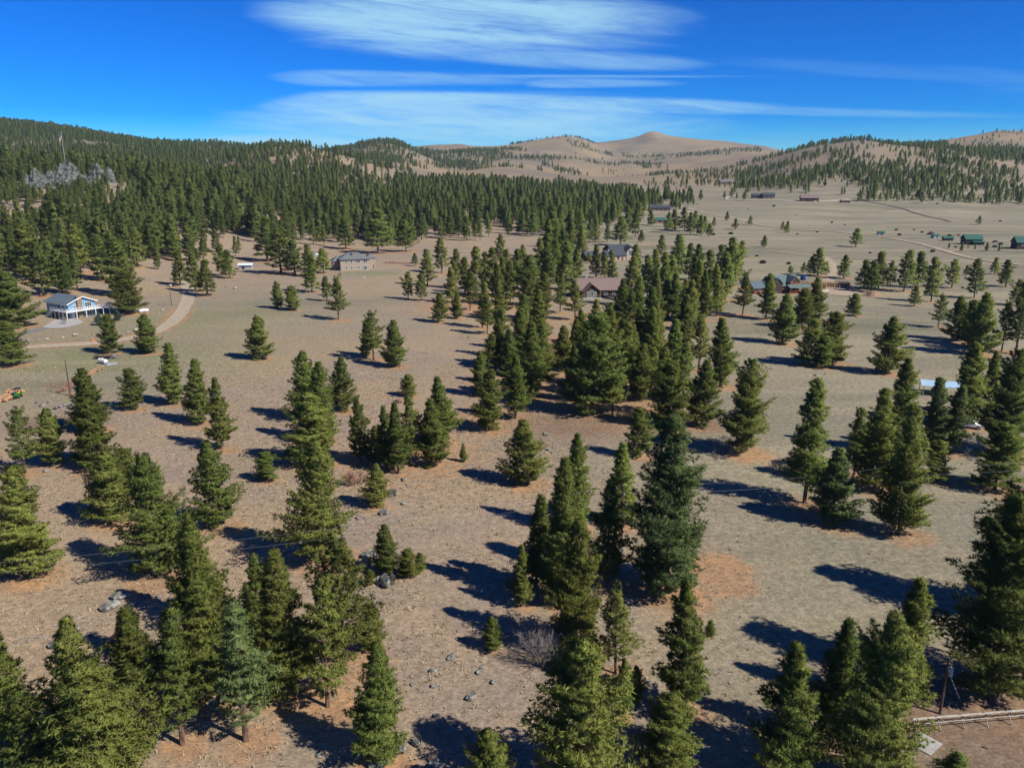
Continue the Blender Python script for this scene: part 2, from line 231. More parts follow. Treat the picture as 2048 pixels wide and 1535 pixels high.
RIDGE_ROCK = [(-935.2,2156.0), (-804.2,1319.1), (-420.0,681.1), (-673.9,1794.7), (-747.1,1987.3), (-731.0,2198.9), (-543.1,1471.9)]
POLES = [(-111.6,194.5), (-143.8,335.0), (16.6,110.9), (60.6,122.1), (44.8,72.0)]
FEAT = [(-124.9,193.7), (-159.7,299.5)]
BLUE = (-166.9, 302.4)
TAN = (-91.9, 455.0)
LODGE = (38.0, 353.1)
REDH = (62.4, 499.4)
LOG = (121.8, 365.2)
FRAME = (150.0, 382.1)
SHED = (-154.5, 466.2)
TRACTOR = (-123.8, 192.8)
TRAILER = (-123.9, 236.1)
TANK = (-120.6, 229.5)
TARP = (-117.9, 228.7)
PILE = (-122.3, 239.3)
WOODROW0 = (-118.5, 224.5)
WOODROW1 = (-115.8, 197.9)
LOGS0 = (-125.8, 189.1)
LOGS1 = (-127.3, 198.6)
PROPANE = (-147.4, 317.0)
FENCE0 = (40.8, 69.6)
FENCE1 = (54.5, 71.2)
SLAB = (41.0, 67.5)
CARPORT = (108.8, 193.8)
MOUND = (163.6, 360.6)
PORTA = (56.8, 373.9)
BARN = (352.8, 621.8)
BARN2 = (371.4, 587.1)
SHED1 = (350.7, 652.1)
SHED2 = (352.9, 676.1)
SHED3 = (323.8, 712.9)
HAY = (371.2, 718.8)
FARH1 = (81.8, 970.8)
FARH2 = (173.2, 956.8)
CABIN = (149.4, 827.5)
RANCH = (356.2, 1142.2)
BARN3 = (387.8, 1070.8)
REDSHED = (432.5, 1064.6)
FARH3 = (422.2, 1634.2)
BARE1 = (-28.1, 135.1)
BARE2 = (3.7, 81.6)
BARE3 = (50.3, 140.7)
BARE4 = (-165.3, 291.6)
LOG1 = (-61.6, 234.8)
LOGS3 = (-44.9, 88.0)
PEN = (81.9, 273.1)
STUBF = (-15.6, 266.2)
PIT = (-70.8, 493.1)
TRUCK = (378.9, 634.8)
TANKB = (150.9, 414.6)
RAILP = (98.3, 192.4)
WHITE = (101.3, 169.0)
REDC = (-129.1, 458.3)
WHITET = (-129.4, 532.0)
RVW = (391.9, 1060.3)
SIGN = (-77.8, 421.9)
SPR1 = (-151.6, 289.3)
SPR2 = (-149.1, 298.6)
CONE = (-138.7, 259.5)
SPRUCES = [(319.9,591.5,4), (316.2,567.8,6), (332.3,579.7,3.5), (334.2,568.5,6), (342.7,568.0,4.5), (334.2,592.1,2.5)]
BARE_PATCH = [(-101.2,171.8,9), (45.9,67.9,16), (28.8,103.0,7), (30.0,99.4,5), (42.7,173.5,8), (12.9,170.0,12), (-121.3,205.0,4), (-106.3,169.9,6)]
# ------------------------------------------------------------------ helpers
def gz(x, y): return float(ground(x, y))
def tag(o, label=None, cat=None, group=None, kind=None):
    if label: o['label'] = label
    if cat: o['category'] = cat
    if group: o['group'] = group
    if kind: o['kind'] = kind
    return o
def obj(name, me, mat=None, parent=None, loc=(0,0,0), rot=(0,0,0)):
    o = bpy.data.objects.new(name, me); COL.objects.link(o)
    if mat is not None and me is not None and len(me.materials) == 0: me.materials.append(mat)
    o.parent = parent; o.location = loc; o.rotation_euler = rot
    return o
def empty(name, loc, rz=0.):
    o = bpy.data.objects.new(name, None); COL.objects.link(o); o.location = loc; o.rotation_euler = (0, 0, rz)
    o.empty_display_size = .2
    return o
def np_mesh(name, V, F, smooth=False, k=3):
    V = np.asarray(V, np.float32); F = np.asarray(F, np.int32)
    me = bpy.data.meshes.new(name); n = len(F)
    me.vertices.add(len(V)); me.vertices.foreach_set('co', V.ravel())
    me.loops.add(n*k); me.loops.foreach_set('vertex_index', F.ravel())
    me.polygons.add(n); me.polygons.foreach_set('loop_start', np.arange(0, n*k, k, dtype=np.int32))
    if smooth: me.polygons.foreach_set('use_smooth', np.ones(n, bool))
    me.update(); return me
class MB:
    """collects shapes, builds ONE mesh object"""
    def __init__(s): s.v = []; s.f = []
    def add(s, vs, fs):
        b = len(s.v); s.v += [tuple(q) for q in vs]; s.f += [tuple(b+i for i in q) for q in fs]; return s
    def box(s, x0, x1, y0, y1, z0, z1):
        return s.add([(x0,y0,z0),(x1,y0,z0),(x1,y1,z0),(x0,y1,z0),(x0,y0,z1),(x1,y0,z1),(x1,y1,z1),(x0,y1,z1)],
                     [(0,3,2,1),(4,5,6,7),(0,1,5,4),(1,2,6,5),(2,3,7,6),(3,0,4,7)])
    def bar(s, a, b, w, h=None):
        """rectangular bar from a to b"""
        h = h or w; a = Vector(a); b = Vector(b); d = (b-a).normalized()
        u = d.cross(Vector((0,0,1))); u = u.normalized() if u.length > 1e-3 else Vector((1,0,0)); n = u.cross(d)
        vs = [p + u*su*w/2 + n*sn*h/2 for p in (a, b) for su, sn in ((-1,-1),(1,-1),(1,1),(-1,1))]
        return s.add(vs, [(3,2,1,0),(4,5,6,7),(0,1,5,4),(1,2,6,5),(2,3,7,6),(3,0,4,7)])
    def cyl(s, a, b, r0, r1=None, n=8):
        r1 = r0 if r1 is None else r1; a = Vector(a); b = Vector(b); d = (b-a).normalized()
        u = d.cross(Vector((0,0,1))); u = u.normalized() if u.length > 1e-3 else Vector((1,0,0)); v = u.cross(d)
        ang = [2*math.pi*i/n for i in range(n)]
        vs = [a + (u*math.cos(t)+v*math.sin(t))*r0 for t in ang] + [b + (u*math.cos(t)+v*math.sin(t))*r1 for t in ang]
        return s.add(vs, [(i, i+n, (i+1) % n+n, (i+1) % n) for i in range(n)] + [tuple(range(n)), tuple(range(2*n-1, n-1, -1))])
    def prism(s, prof, y0, y1):
        """profile in x,z extruded along y"""
        n = len(prof); vs = [(x, y0, z) for x, z in prof] + [(x, y1, z) for x, z in prof]
        return s.add(vs, [tuple(range(n)), tuple(range(2*n-1, n-1, -1))] + [(i, i+n, (i+1) % n+n, (i+1) % n) for i in range(n)])
    def mesh(s, name):
        me = bpy.data.meshes.new(name); me.from_pydata(s.v, [], s.f); me.update(); return me
    def build(s, name, mat, parent=None, **kw):
        import bmesh
        me = s.mesh(name); bm = bmesh.new(); bm.from_mesh(me); bmesh.ops.recalc_face_normals(bm, faces=bm.faces); bm.to_mesh(me); bm.free()
        return obj(name, me, mat, parent, **kw)
# ------------------------------------------------------------------ materials
def mat(name, col, rough=.85, var=.12, scale=3., metal=0., bump=0., spec=.3, stretch=(1,1,1), dark=None):
    m = bpy.data.materials.new(name); m.use_nodes = True; t = m.node_tree; b = t.nodes['Principled BSDF']
    b.inputs['Roughness'].default_value = rough; b.inputs['Metallic'].default_value = metal
    b.inputs['Specular IOR Level'].default_value = spec
    c = t.nodes.new('ShaderNodeTexCoord'); mp = t.nodes.new('ShaderNodeMapping'); mp.inputs['Scale'].default_value = stretch
    t.links.new(c.outputs['Object'], mp.inputs[0])
    n = t.nodes.new('ShaderNodeTexNoise'); n.inputs['Scale'].default_value = scale; n.inputs['Detail'].default_value = 6
    n.inputs['Roughness'].default_value = .65; t.links.new(mp.outputs[0], n.inputs['Vector'])
    lo = dark or tuple(q*(1-var*2.2) for q in col); hi = tuple(min(1, q*(1+var*1.6)) for q in col)
    t.links.new(mixc(t, mapr(t, n.outputs[0], .3, .7), lo, hi), b.inputs['Base Color'])
    if bump:
        bp = t.nodes.new('ShaderNodeBump'); bp.inputs['Distance'].default_value = bump; bp.inputs['Strength'].default_value = .8
        t.links.new(n.outputs[0], bp.inputs['Height']); t.links.new(bp.outputs[0], b.inputs['Normal'])
    return m
M = {}
M['bark'] = mat('bark', (.15, .095, .065), .95, .3, 4, bump=.05, stretch=(1,1,.3))
M['grey_wood'] = mat('grey_wood', (.26, .235, .21), .95, .25, 4)
M['pole_wood'] = mat('pole_wood', (.10, .065, .05), .9, .25, 5, stretch=(1,1,.15))
M['rock'] = mat('rock', (.215, .215, .19), .95, .4, 1.3, bump=.12)
M['rock_pale'] = mat('rock_pale', (.40, .34, .27), .95, .22, 1.5, bump=.1)
# ------------------------------------------------------------------ pine foliage
def foliage_mat(name, dark, light, yellow):
    m = bpy.data.materials.new(name); m.use_nodes = True; t = m.node_tree; t.nodes.clear()
    a = nd(t, 'ShaderNodeAttribute', attribute_name='tuft'); oi = nd(t, 'ShaderNodeObjectInfo')
    k = mth(t, 'ADD', mth(t, 'MULTIPLY', a.outputs['Fac'], .55), mth(t, 'MULTIPLY', oi.outputs['Random'], .45))
    c = mixc(t, k, dark, light)
    sc = nd(t, 'ShaderNodeSeparateColor'); t.links.new(oi.outputs['Color'], sc.inputs[0])
    c = mixc(t, mth(t, 'MULTIPLY', sc.outputs[0], mapr(t, a.outputs['Fac'], 0., .9, .45, 1.)), c, yellow)       # yellower trees
    c = mixc(t, sc.outputs[1], c, (.185, .265, .150))                                                            # blue-green trees
    hsv = nd(t, 'ShaderNodeHueSaturation'); t.links.new(c, hsv.inputs['Color'])
    t.links.new(mapr(t, oi.outputs['Random'], 0, 1, .80, 1.22, False), hsv.inputs['Value'])
    hue = mth(t, 'FRACT', mth(t, 'MULTIPLY', oi.outputs['Random'], 7.31)); t.links.new(mapr(t, hue, 0, 1, .485, .515, False), hsv.inputs['Hue'])
    d = nd(t, 'ShaderNodeBsdfDiffuse'); tr = nd(t, 'ShaderNodeBsdfTranslucent'); mx = nd(t, 'ShaderNodeMixShader', inp={0: .36})
    pa_ = nd(t, 'ShaderNodeAttribute', attribute_name='puff'); vt = nd(t, 'ShaderNodeVectorTransform', vector_type='NORMAL', convert_from='OBJECT', convert_to='WORLD')
    t.links.new(pa_.outputs['Vector'], vt.inputs[0]); vn = nd(t, 'ShaderNodeVectorMath', operation='NORMALIZE'); t.links.new(vt.outputs[0], vn.inputs[0])   # rounded tufts
    t.links.new(vn.outputs[0], d.inputs['Normal'])
    t.links.new(hsv.outputs[0], d.inputs[0]); t.links.new(hsv.outputs[0], tr.inputs[0])
    t.links.new(d.outputs[0], mx.inputs[1]); t.links.new(tr.outputs[0], mx.inputs[2])
    o = nd(t, 'ShaderNodeOutputMaterial'); t.links.new(mx.outputs[0], o.inputs[0])
    return m
M['needles'] = foliage_mat('needles', (.155, .205, .058), (.290, .335, .090), (.315, .360, .092))
M['spruce_needles'] = foliage_mat('spruce_needles', (.11, .17, .165), (.19, .26, .25), (.18, .23, .17))

def unit(v): return v / (np.linalg.norm(v, axis=-1, keepdims=True) + 1e-9)
def pine_mesh(name, seed, H=15., Rad=3., base=.08, whorls=26, per=6, open_=.08, tuft=.47, blades=13, bw=.105, twig=.92, prof=.8, up=0., lump=.25, stemr=.018):
    rs = np.random.RandomState(seed)
    C, D, seg = [], [], []
    zb = base*H
    bend = rs.uniform(-.012, .012, 2)*H
    def axis(z): q = (z/H)**1.6; return np.array([bend[0]*q, bend[1]*q, z])
    lob = rs.uniform(0, 6.28, 4)
    nb = whorls*per; az = rs.uniform(0, 6.28)
    holes = [(rs.uniform(0, 6.28), rs.uniform(.05, .85)) for _ in range(9)]
    if base > .07 and blades > 6:                                   # dead lower limbs
        for q in range(9):
            a_ = rs.uniform(0, 6.28); z_ = zb*rs.uniform(.45, 1.1); l_ = Rad*rs.uniform(.25, .55); o_ = axis(z_)
            seg.append((o_, o_+np.array([math.cos(a_)*l_, math.sin(a_)*l_, -.12*l_]), .035, .012))
    for i in range(nb):
            s = (i + rs.uniform(-.9, .9)) / nb; s = min(max(s, 0), .985)
            z = zb + s**.95*(H-zb)*.985
            rr = Rad*((1-s)**prof)*(min(1, .60 + s*3.2)) + .12
            if s > .8 and rs.rand() < .3: continue
            if rs.rand() < open_*(1.6-s): continue
            az += 2.4 + rs.uniform(-.5, .5)
            lm = 1 + lump*(math.sin(az*2+lob[0]+s*5)*.5 + math.sin(az*3+lob[1]-s*9)*.35 + math.sin(s*23+lob[2])*.5)
            Lb = rr*rs.uniform(.72, 1.08)*lm
            for ha, hs_ in holes:
                if abs((az-ha+3.1416) % 6.2832-3.1416) < .62 and abs(s-hs_) < .055: Lb *= .42
            if rs.rand() < .05: Lb *= 1.28
            el = math.radians(-6 + 58*s + up + rs.uniform(-13, 13))
            h = np.array([math.cos(az), math.sin(az), 0]); sd = np.array([-math.sin(az), math.cos(az), 0])
            o = axis(z)
            P = lambda q: o + h*Lb*q*math.cos(el) + np.array([0, 0, Lb*(math.sin(el)*q + .30*q*q)])
            br = .012*Lb + .012
            seg += [(o, P(.5), br, br*.6), (P(.5), P(.95), br*.6, br*.25)]
            n_t = int(3 + Lb*2.7*twig)
            for q in np.linspace(.22, .97, n_t):
                for sg in ((-1, 1) if rs.rand() < .75 else (rs.choice((-1, 1)),)):
                    tl = (Lb*.42*(1.15-q) + .22)*rs.uniform(.7, 1.2)
                    dr = unit(sd*sg + h*.75*rs.uniform(.4, 1.2) + np.array([0, 0, rs.uniform(.1, .9)]))
                    b = P(q); m = max(1, int(tl/(tuft*.85)))
                    for r_ in range(m):
                        C.append(b + dr*tl*(r_+1)/m); D.append(dr*.5 + np.array([0, 0, .8]))
            for q in (.86, 1.0): C.append(P(q)); D.append(h*.5 + np.array([0, 0, .8]))
    for q in np.linspace(.88, 1.0, 6):
        for _ in range(3):
            C.append(axis(H*q*.985) + rs.normal(0, .10, 3)); D.append(np.array([0, 0, 1.]) + rs.normal(0, .3, 3))
    C = np.array(C); D = unit(np.array(D)); n = len(C)
    v = unit(unit(rs.normal(0, 1, (n, blades, 3)))*.9 + D[:, None, :]*.85)
    ln = tuft*rs.uniform(.75, 1.15, (n, blades, 1))*rs.uniform(.8, 1.2, (n, 1, 1))
    p = unit(np.cross(v, rs.normal(0, 1, (n, blades, 3))))
    cc = C[:, None, :]
    a = cc + p*bw*.5 + v*ln*.12; b = cc - p*bw*.5 + v*ln*.12; t = cc + v*ln
    V = np.stack([a, b, t], 2).reshape(-1, 3); F = np.arange(len(V)).reshape(-1, 3)
    me = np_mesh(name+'_crown', V, F)
    at = me.attributes.new('tuft', 'FLOAT', 'FACE')
    at.data.foreach_set('value', np.repeat(rs.rand(n), blades).astype(np.float32))
    ctr = np.repeat(C[:, None, :], blades, 1); rad = ctr*np.array([1, 1, 0])
    nr = unit(unit(rad)*.55 + v*.85 + np.array([0, 0, .30]))
    an = me.attributes.new('puff', 'FLOAT_VECTOR', 'FACE'); an.data.foreach_set('vector', nr.astype(np.float32).ravel())
    me.materials.append(M['needles'])
    mb = MB(); zs = [-.35, .15*H, .4*H, .7*H, .97*H]; r0 = stemr*H
    for k in range(4):
        mb.cyl(axis(max(zs[k], -.35) if zs[k] > 0 else 0) + (np.array([0, 0, -.35]) if k == 0 else 0), axis(zs[k+1]), r0*(1-.98*max(zs[k], 0)/H), r0*(1-.98*zs[k+1]/H), 7 if blades > 6 else 4)
    if blades > 6:
        for a_, b_, r1, r2 in seg: mb.cyl(a_, b_, r1, r2, 3)
    tm = mb.mesh(name+'_trunk'); tm.materials.append(M['bark'])
    W = 2*np.percentile(np.hypot(C[:, 0], C[:, 1]), 95)
    return dict(crown=me, trunk=tm, H=H, W=W, asp=W/H, tris=len(F))
HI = [pine_mesh('pine_a', 1, 15, 2.3, .05, 25, 6, .05, prof=.68),
      pine_mesh('pine_b', 2, 15, 2.75, .04, 25, 6, .06, lump=.32, prof=.75),
      pine_mesh('pine_c', 3, 15, 3.1, .10, 24, 6, .08, lump=.38, prof=.66),
      pine_mesh('pine_d', 4, 15, 3.6, .03, 24, 6, .06, prof=.8, lump=.3),
      pine_mesh('pine_e', 5, 15, 4.1, .03, 24, 6, .08, prof=.66, lump=.35),
      pine_mesh('pine_f', 6, 15, 2.6, .19, 20, 5, .18, lump=.5, prof=.6),
      pine_mesh('pine_g', 7, 15, 3.4, .22, 18, 5, .20, lump=.6, prof=.55),
      pine_mesh('pine_h', 8, 15, 4.6, .06, 23, 6, .1, prof=.62, lump=.4),
      pine_mesh('pine_i', 9, 15, 2.0, .06, 25, 6, .08, prof=.75, lump=.35),
      pine_mesh('pine_j', 10, 15, 3.0, .08, 22, 6, .12, prof=.85, lump=.45)]
XL = [pine_mesh('pine_q', 51, 22, 4.0, .04, 34, 7, .07, .50, 13, .10, .86, prof=.72, lump=.35, stemr=.014),
      pine_mesh('pine_r', 52, 22, 5.0, .05, 32, 7, .10, .52, 13, .105, .80, prof=.66, lump=.42, stemr=.014),
      pine_mesh('pine_s', 53, 22, 6.4, .05, 30, 7, .12, .54, 13, .11, .72, prof=.62, lump=.45, stemr=.015),
      pine_mesh('pine_t', 54, 22, 3.2, .15, 32, 6, .12, .50, 13, .10, .86, prof=.70, lump=.45, stemr=.013)]
MID = [pine_mesh('pine_m', 21, 15, 2.3, .06, 17, 5, .08, .75, 6, .24, .62),
       pine_mesh('pine_n', 22, 15, 2.9, .08, 16, 5, .10, .78, 6, .25, .58, prof=.75, lump=.35),
       pine_mesh('pine_o', 23, 15, 3.5, .12, 15, 5, .14, .80, 6, .26, .55, prof=.62, lump=.4),
       pine_mesh('pine_p', 24, 15, 2.6, .16, 14, 5, .18, .78, 6, .25, .55, prof=.68, lump=.45)]
LO = [pine_mesh('pine_u', 31, 15, 3.0, .06, 11, 5, .08, 1.0, 5, .46, .26, prof=1.15),
      pine_mesh('pine_v', 32, 15, 3.4, .10, 10, 5, .10, 1.0, 5, .48, .24, prof=1.0),
      pine_mesh('pine_w', 33, 15, 3.7, .14, 10, 5, .15, 1.0, 5, .48, .22, prof=.9, lump=.4)]
print('tris', [v['tris'] for v in HI+XL+MID+LO])
TINT = {0: (.10, .05, 0, 1), 1: (.38, .0, 0, 1), 2: (.80, .0, 0, 1), 3: (.06, .36, 0, 1)}
PINE_OBJ = []; HGT = {}
def pine(x, y, h, wid, tint, var, label, group, name='pine_tree', cmat=None):
    z = gz(x, y)
    e = empty(name, (x, y, z), random.uniform(0, 6.283))
    k = h/var['H']; kw = min(max(wid/(var['W']), .55*k), 1.7*k)
    e.scale = (kw, kw, k); e.rotation_euler = (R(random.gauss(0, 1.3)), R(random.gauss(0, 1.3)), e.rotation_euler[2])
    for nm in ('trunk', 'crown'):
        o = obj(nm, var[nm], None, e); o.color = TINT[tint]
    tag(e, label, 'pine tree' if name == 'pine_tree' else 'spruce tree', group)
    PINE_OBJ.append((e, var)); HGT[e.name] = h; return e
# ------------------------------------------------------------------ the land: one sheet from under the camera to beyond the skyline
_rows = np.concatenate([np.exp(np.linspace(math.log(110), math.log(1300), 560)), np.exp(np.linspace(math.log(1300), math.log(9200), 170))[1:]])   # distance from a point 90 m behind
_cols = np.linspace(-1.02, 1.02, 680)
_RR, _CC = np.meshgrid(_rows, _cols, indexing='ij')
GX = (_RR*_CC).ravel(); GY = (_RR - 90).ravel(); GZ = ground(GX, GY)
_n, _m = _RR.shape
_i = np.arange(_n*_m).reshape(_n, _m)
_F = np.stack([_i[:-1, :-1], _i[:-1, 1:], _i[1:, 1:], _i[1:, :-1]], -1).reshape(-1, 4)
gme = np_mesh('ground', np.stack([GX, GY, GZ], 1), _F, True, 4)
def seg_dist(X, Y, pl):
    d = np.full(X.shape, 1e9)
    for (x0, y0), (x1, y1) in zip(pl[:-1], pl[1:]):
        dx, dy = x1-x0, y1-y0; s = np.clip(((X-x0)*dx+(Y-y0)*dy)/(dx*dx+dy*dy+1e-9), 0, 1)
        d = np.minimum(d, np.hypot(X-x0-s*dx, Y-y0-s*dy))
    return d
litter = np.zeros(len(GX)); near = np.where(GY < 720)[0]
lx, ly = GX[near], GY[near]; acc = np.zeros(len(near))
for (x, y, h, wd, t) in PINES:
    if y > 700: continue
    k = np.where((np.abs(lx-x) < wd*2.2) & (np.abs(ly-y) < wd*2.2))[0]
    d = np.hypot(lx[k]-x-wd*.12, ly[k]-y+wd*.10)
    acc[k] = np.maximum(acc[k], np.exp(-(d/(wd*.68))**2.4)*(1 if h > 5 else .6))
litter[near] = acc
litter[near] *= np.clip(1.25 - .0022*np.maximum(lx, 0), .5, 1)
# needle litter between close trees, driveway shoulders
litter = np.maximum(litter, .9*np.exp(-(np.abs(seg_dist(GX, GY, DRIVE)-3.9)/1.3)**2)*(GY < 330)*(GY > 100))
for a_, b_, r_ in ((9, 205, 28), (24, 180, 22), (15, 255, 26), (-20, 150, 18), (22, 240, 22), (-5, 175, 16), (-18, 330, 30), (40, 300, 30)):
    litter = np.maximum(litter, .86*np.exp(-((GX-a_)**2+(GY-b_)**2)/(r_*r_)))
for (x, y, r) in BARE_PATCH[2:4]: litter = np.maximum(litter, 1.15*np.exp(-(((GX-x)**2+(GY-y)**2)/(r*r*.7))**1.6))
bare = np.zeros(len(GX))
for (x, y, r) in BARE_PATCH[:2]+BARE_PATCH[4:]:
    bare = np.maximum(bare, np.exp(-(((GX-x)**2+(GY-y)**2)/(r*r))**1.5))
_soft = lambda v, a, b: np.clip((v-a)/(b-a), 0, 1)
green = np.maximum(_soft(GX, 2, 42)*.92*(1-.45*_soft(GX, 90, 40)*_soft(GY, 190, 240)), np.exp(-((GX-TAN[0]-14)**2+((GY-TAN[1]+14)/.6)**2)/18**2)*1.0)
green = np.maximum(green, .85*np.exp(-((GX+128)**2/45**2+(GY-225)**2/38**2)))
green = np.maximum(green, .55*np.exp(-((GX+95)**2/60**2+(GY-330)**2/70**2)))
green = np.maximum(green, .9*_soft(GX, 120, 220)*_soft(GY, 430, 600)*(GY < 1300))
green *= np.clip(1-_soft(GY, 1300, 1700), .25, 1)
forestf = np.zeros(len(GX))
def set_attr(nm, v):
    a = gme.attributes.new(nm, 'FLOAT', 'POINT'); a.data.foreach_set('value', np.asarray(v, np.float32))
lawn = np.maximum(np.exp(-((GX-TAN[0]-14)**2+((GY-TAN[1]+14)/.6)**2)/16**2), .9*np.exp(-((GX+126)**2/48**2+(GY-232)**2/36**2)))
lawn = np.maximum(lawn, .7*np.exp(-((GX+120)**2/40**2+(GY-300)**2/40**2)))
for nm, v in (('litter', litter), ('bare', bare), ('green', green), ('lawn', lawn)): set_attr(nm, v)
m = bpy.data.materials.new('dry_meadow'); m.use_nodes = True; t = m.node_tree; b = t.nodes['Principled BSDF']
b.inputs['Roughness'].default_value = 1; b.inputs['Specular IOR Level'].default_value = .05
geo = nd(t, 'ShaderNodeNewGeometry'); pos = geo.outputs['Position']
def gnoise(scale, detail=6, rough=.6, st=(1, 1, 1), dist=0.):
    mp = nd(t, 'ShaderNodeMapping', inp={'Scale': st}); t.links.new(pos, mp.inputs[0])
    n = nd(t, 'ShaderNodeTexNoise', inp={'Scale': scale, 'Detail': detail, 'Roughness': rough, 'Distortion': dist}); t.links.new(mp.outputs[0], n.inputs['Vector']); return n.outputs[0]
att = {k: nd(t, 'ShaderNodeAttribute', attribute_name=k).outputs['Fac'] for k in ('litter', 'bare', 'green', 'lawn')}
big = gnoise(.018, 5, .6, dist=.6); mid = gnoise(.11, 6, .65); fine = gnoise(.9, 8, .72); tus = gnoise(2.3, 5, .7, (1.0, 1.5, 1))
far_ = gnoise(.0035, 6, .6)
c = mixc(t, mapr(t, big, .36, .62), (.332, .256, .168), (.270, .222, .180))
c = mixc(t, mth(t, 'MULTIPLY', mapr(t, gnoise(.045, 6, .65, dist=1.2), .50, .68), .55), c, (.240, .222, .150))           # straw / mauve grass
c = mixc(t, mth(t, 'MULTIPLY', mapr(t, mid, .42, .66), .6), c, (.345, .265, .180))
gsel = mth(t, 'MULTIPLY', att['green'], mapr(t, mid, .28, .6, .55, 1.))
c = mixc(t, mth(t, 'MULTIPLY', gsel, .9), c, (.202, .202, .150))
c = mixc(t, mth(t, 'MULTIPLY', att['lawn'], mapr(t, mid, .3, .62, .55, 1.)), c, (.205, .215, .112))
strk = gnoise(1., 6, .65, (.0045, .032, .01), .8)
c = mixc(t, mth(t, 'MULTIPLY', mth(t, 'MULTIPLY', mapr(t, strk, .44, .62), att['green']), .85), c, (.315, .285, .200))
c = mixc(t, mth(t, 'MULTIPLY', mth(t, 'MULTIPLY', mapr(t, gnoise(1., 5, .6, (.006, .02, .01), .6), .50, .66), att['green']), .70), c, (.145, .152, .108))
sy = nd(t, 'ShaderNodeSeparateXYZ'); t.links.new(pos, sy.inputs[0])
hill = mapr(t, sy.outputs[1], 900, 2300)
c = mixc(t, hill, c, mixc(t, mapr(t, far_, .38, .62), (.290, .226, .140), (.205, .174, .132)))
lit = mapr(t, mth(t, 'ADD', att['litter'], mth(t, 'MULTIPLY', mth(t, 'SUBTRACT', mth(t, 'ADD', mth(t, 'MULTIPLY', fine, .45), mth(t, 'MULTIPLY', gnoise(.35, 6, .7), .55)), .5), 2.6)), .26, .88)
c = mixc(t, mth(t, 'MULTIPLY', lit, .80), c, mixc(t, mapr(t, mid, .35, .65), (.405, .235, .120), (.320, .205, .125)))
c = mixc(t, mth(t, 'MULTIPLY', att['bare'], mapr(t, mid, .3, .55, .5, .95)), c, (.205, .145, .105))
c = mixc(t, .85, c, mixc(t, mapr(t, tus, .30, .70), (.66, .65, .64), (1.26, 1.25, 1.21)), 'MULTIPLY')
c = mixc(t, .75, c, mixc(t, mapr(t, fine, .34, .68), (.70, .68, .68), (1.25, 1.24, 1.20)), 'MULTIPLY')
t.links.new(c, b.inputs['Base Color'])
bp = nd(t, 'ShaderNodeBump', inp={'Strength': .8, 'Distance': .14}); t.links.new(mth(t, 'ADD', mth(t, 'MULTIPLY', tus, .6), fine), bp.inputs['Height']); t.links.new(bp.outputs[0], b.inputs['Normal'])
M['meadow'] = m
gob = tag(obj('ground', gme, m), 'dry straw coloured meadow and hills', kind='structure')
# ------------------------------------------------------------------ dirt roads, draped on the land
M['dirt'] = mat('dirt', (.36, .285, .20), 1, .12, .6, bump=.05)
M['gravel'] = mat('gravel', (.37, .305, .215), 1, .12, .8, bump=.05)
M['pale_dirt'] = mat('pale_dirt', (.46, .40, .32), 1, .12, .5)
M['concrete'] = mat('concrete', (.36, .35, .33), .9, .08, 1.2)
M['asphalt'] = mat('asphalt', (.17, .185, .185), .9, .1, 1.2)
M['dark_track'] = mat('dark_track', (.125, .095, .08), 1, .2, .3)
def smooth_path(pl, step):
    P = [Vector((a[0], a[1])) for a in pl]; out = []
    for i in range(len(P)-1):
        p0 = P[max(i-1, 0)]; p1 = P[i]; p2 = P[i+1]; p3 = P[min(i+2, len(P)-1)]
        n = max(2, int((p2-p1).length/step))
        for k in range(n):
            s = k/n
            out.append(.5*((2*p1)+(p2-p0)*s+(2*p0-5*p1+4*p2-p3)*s*s+(3*p1-p0-3*p2+p3)*s**3))
    out.append(P[-1]); return out
def road(name, pl, wid, mt, lift, label, step=3., cross=6):
    P = smooth_path(pl, step); V = []
    for i, p in enumerate(P):
        d = (P[min(i+1, len(P)-1)]-P[max(i-1, 0)]); d.normalize(); nrm = Vector((-d.y, d.x))
        for k in range(cross+1):
            s = (k/cross-.5)*wid*(1+.22*(vnoise(i*.35, k*3.1)-.5)); q = p + nrm*s; V.append((q.x, q.y, gz(q.x, q.y)+lift))
    F = [(i*(cross+1)+k, i*(cross+1)+k+1, (i+1)*(cross+1)+k+1, (i+1)*(cross+1)+k) for i in range(len(P)-1) for k in range(cross)]
    me = np_mesh(name, V, F, True, 4)
    return tag(obj(name, me, M[mt]), label, kind='structure')
def apron(name, poly, mt, lift, label):
    """flat-draped patch of ground inside a polygon"""
    P = smooth_path(list(poly)+[poly[0]], 2.)[:-1]; c0 = sum(P, Vector((0, 0)))/len(P); V = []; F = []; nr = 10; n = len(P)
    V.append((c0.x, c0.y, gz(c0.x, c0.y)+lift))
    for r in range(1, nr+1):
        for p in P:
            q = c0.lerp(p, r/nr); V.append((q.x, q.y, gz(q.x, q.y)+lift))
    me = bpy.data.meshes.new(name)
    F = [(0, 1+i, 1+(i+1) % n) for i in range(n)] + [(1+(r-1)*n+i, 1+r*n+i, 1+r*n+(i+1) % n, 1+(r-1)*n+(i+1) % n) for r in range(1, nr) for i in range(n)]
    me.from_pydata(V, [], F); me.update()
    return tag(obj(name, me, M[mt]), label, kind='structure')
road('gravel_driveway', DRIVE, 5.6, 'gravel', .10, 'gravel driveway curving past the blue house')
road('paved_lane', DRIVE_LANE, 4.4, 'asphalt', .07, 'grey paved lane up to the blue house')
apron('parking_pad', PAD, 'concrete', .13, 'pale concrete parking pad below the blue house')
road('dirt_road', ROAD_MAIN, 5., 'dirt', .22, 'long dirt road crossing the valley')
road('dirt_spur', ROAD_SPUR, 5.5, 'dirt', .25, 'curved dirt spur down to the building site')
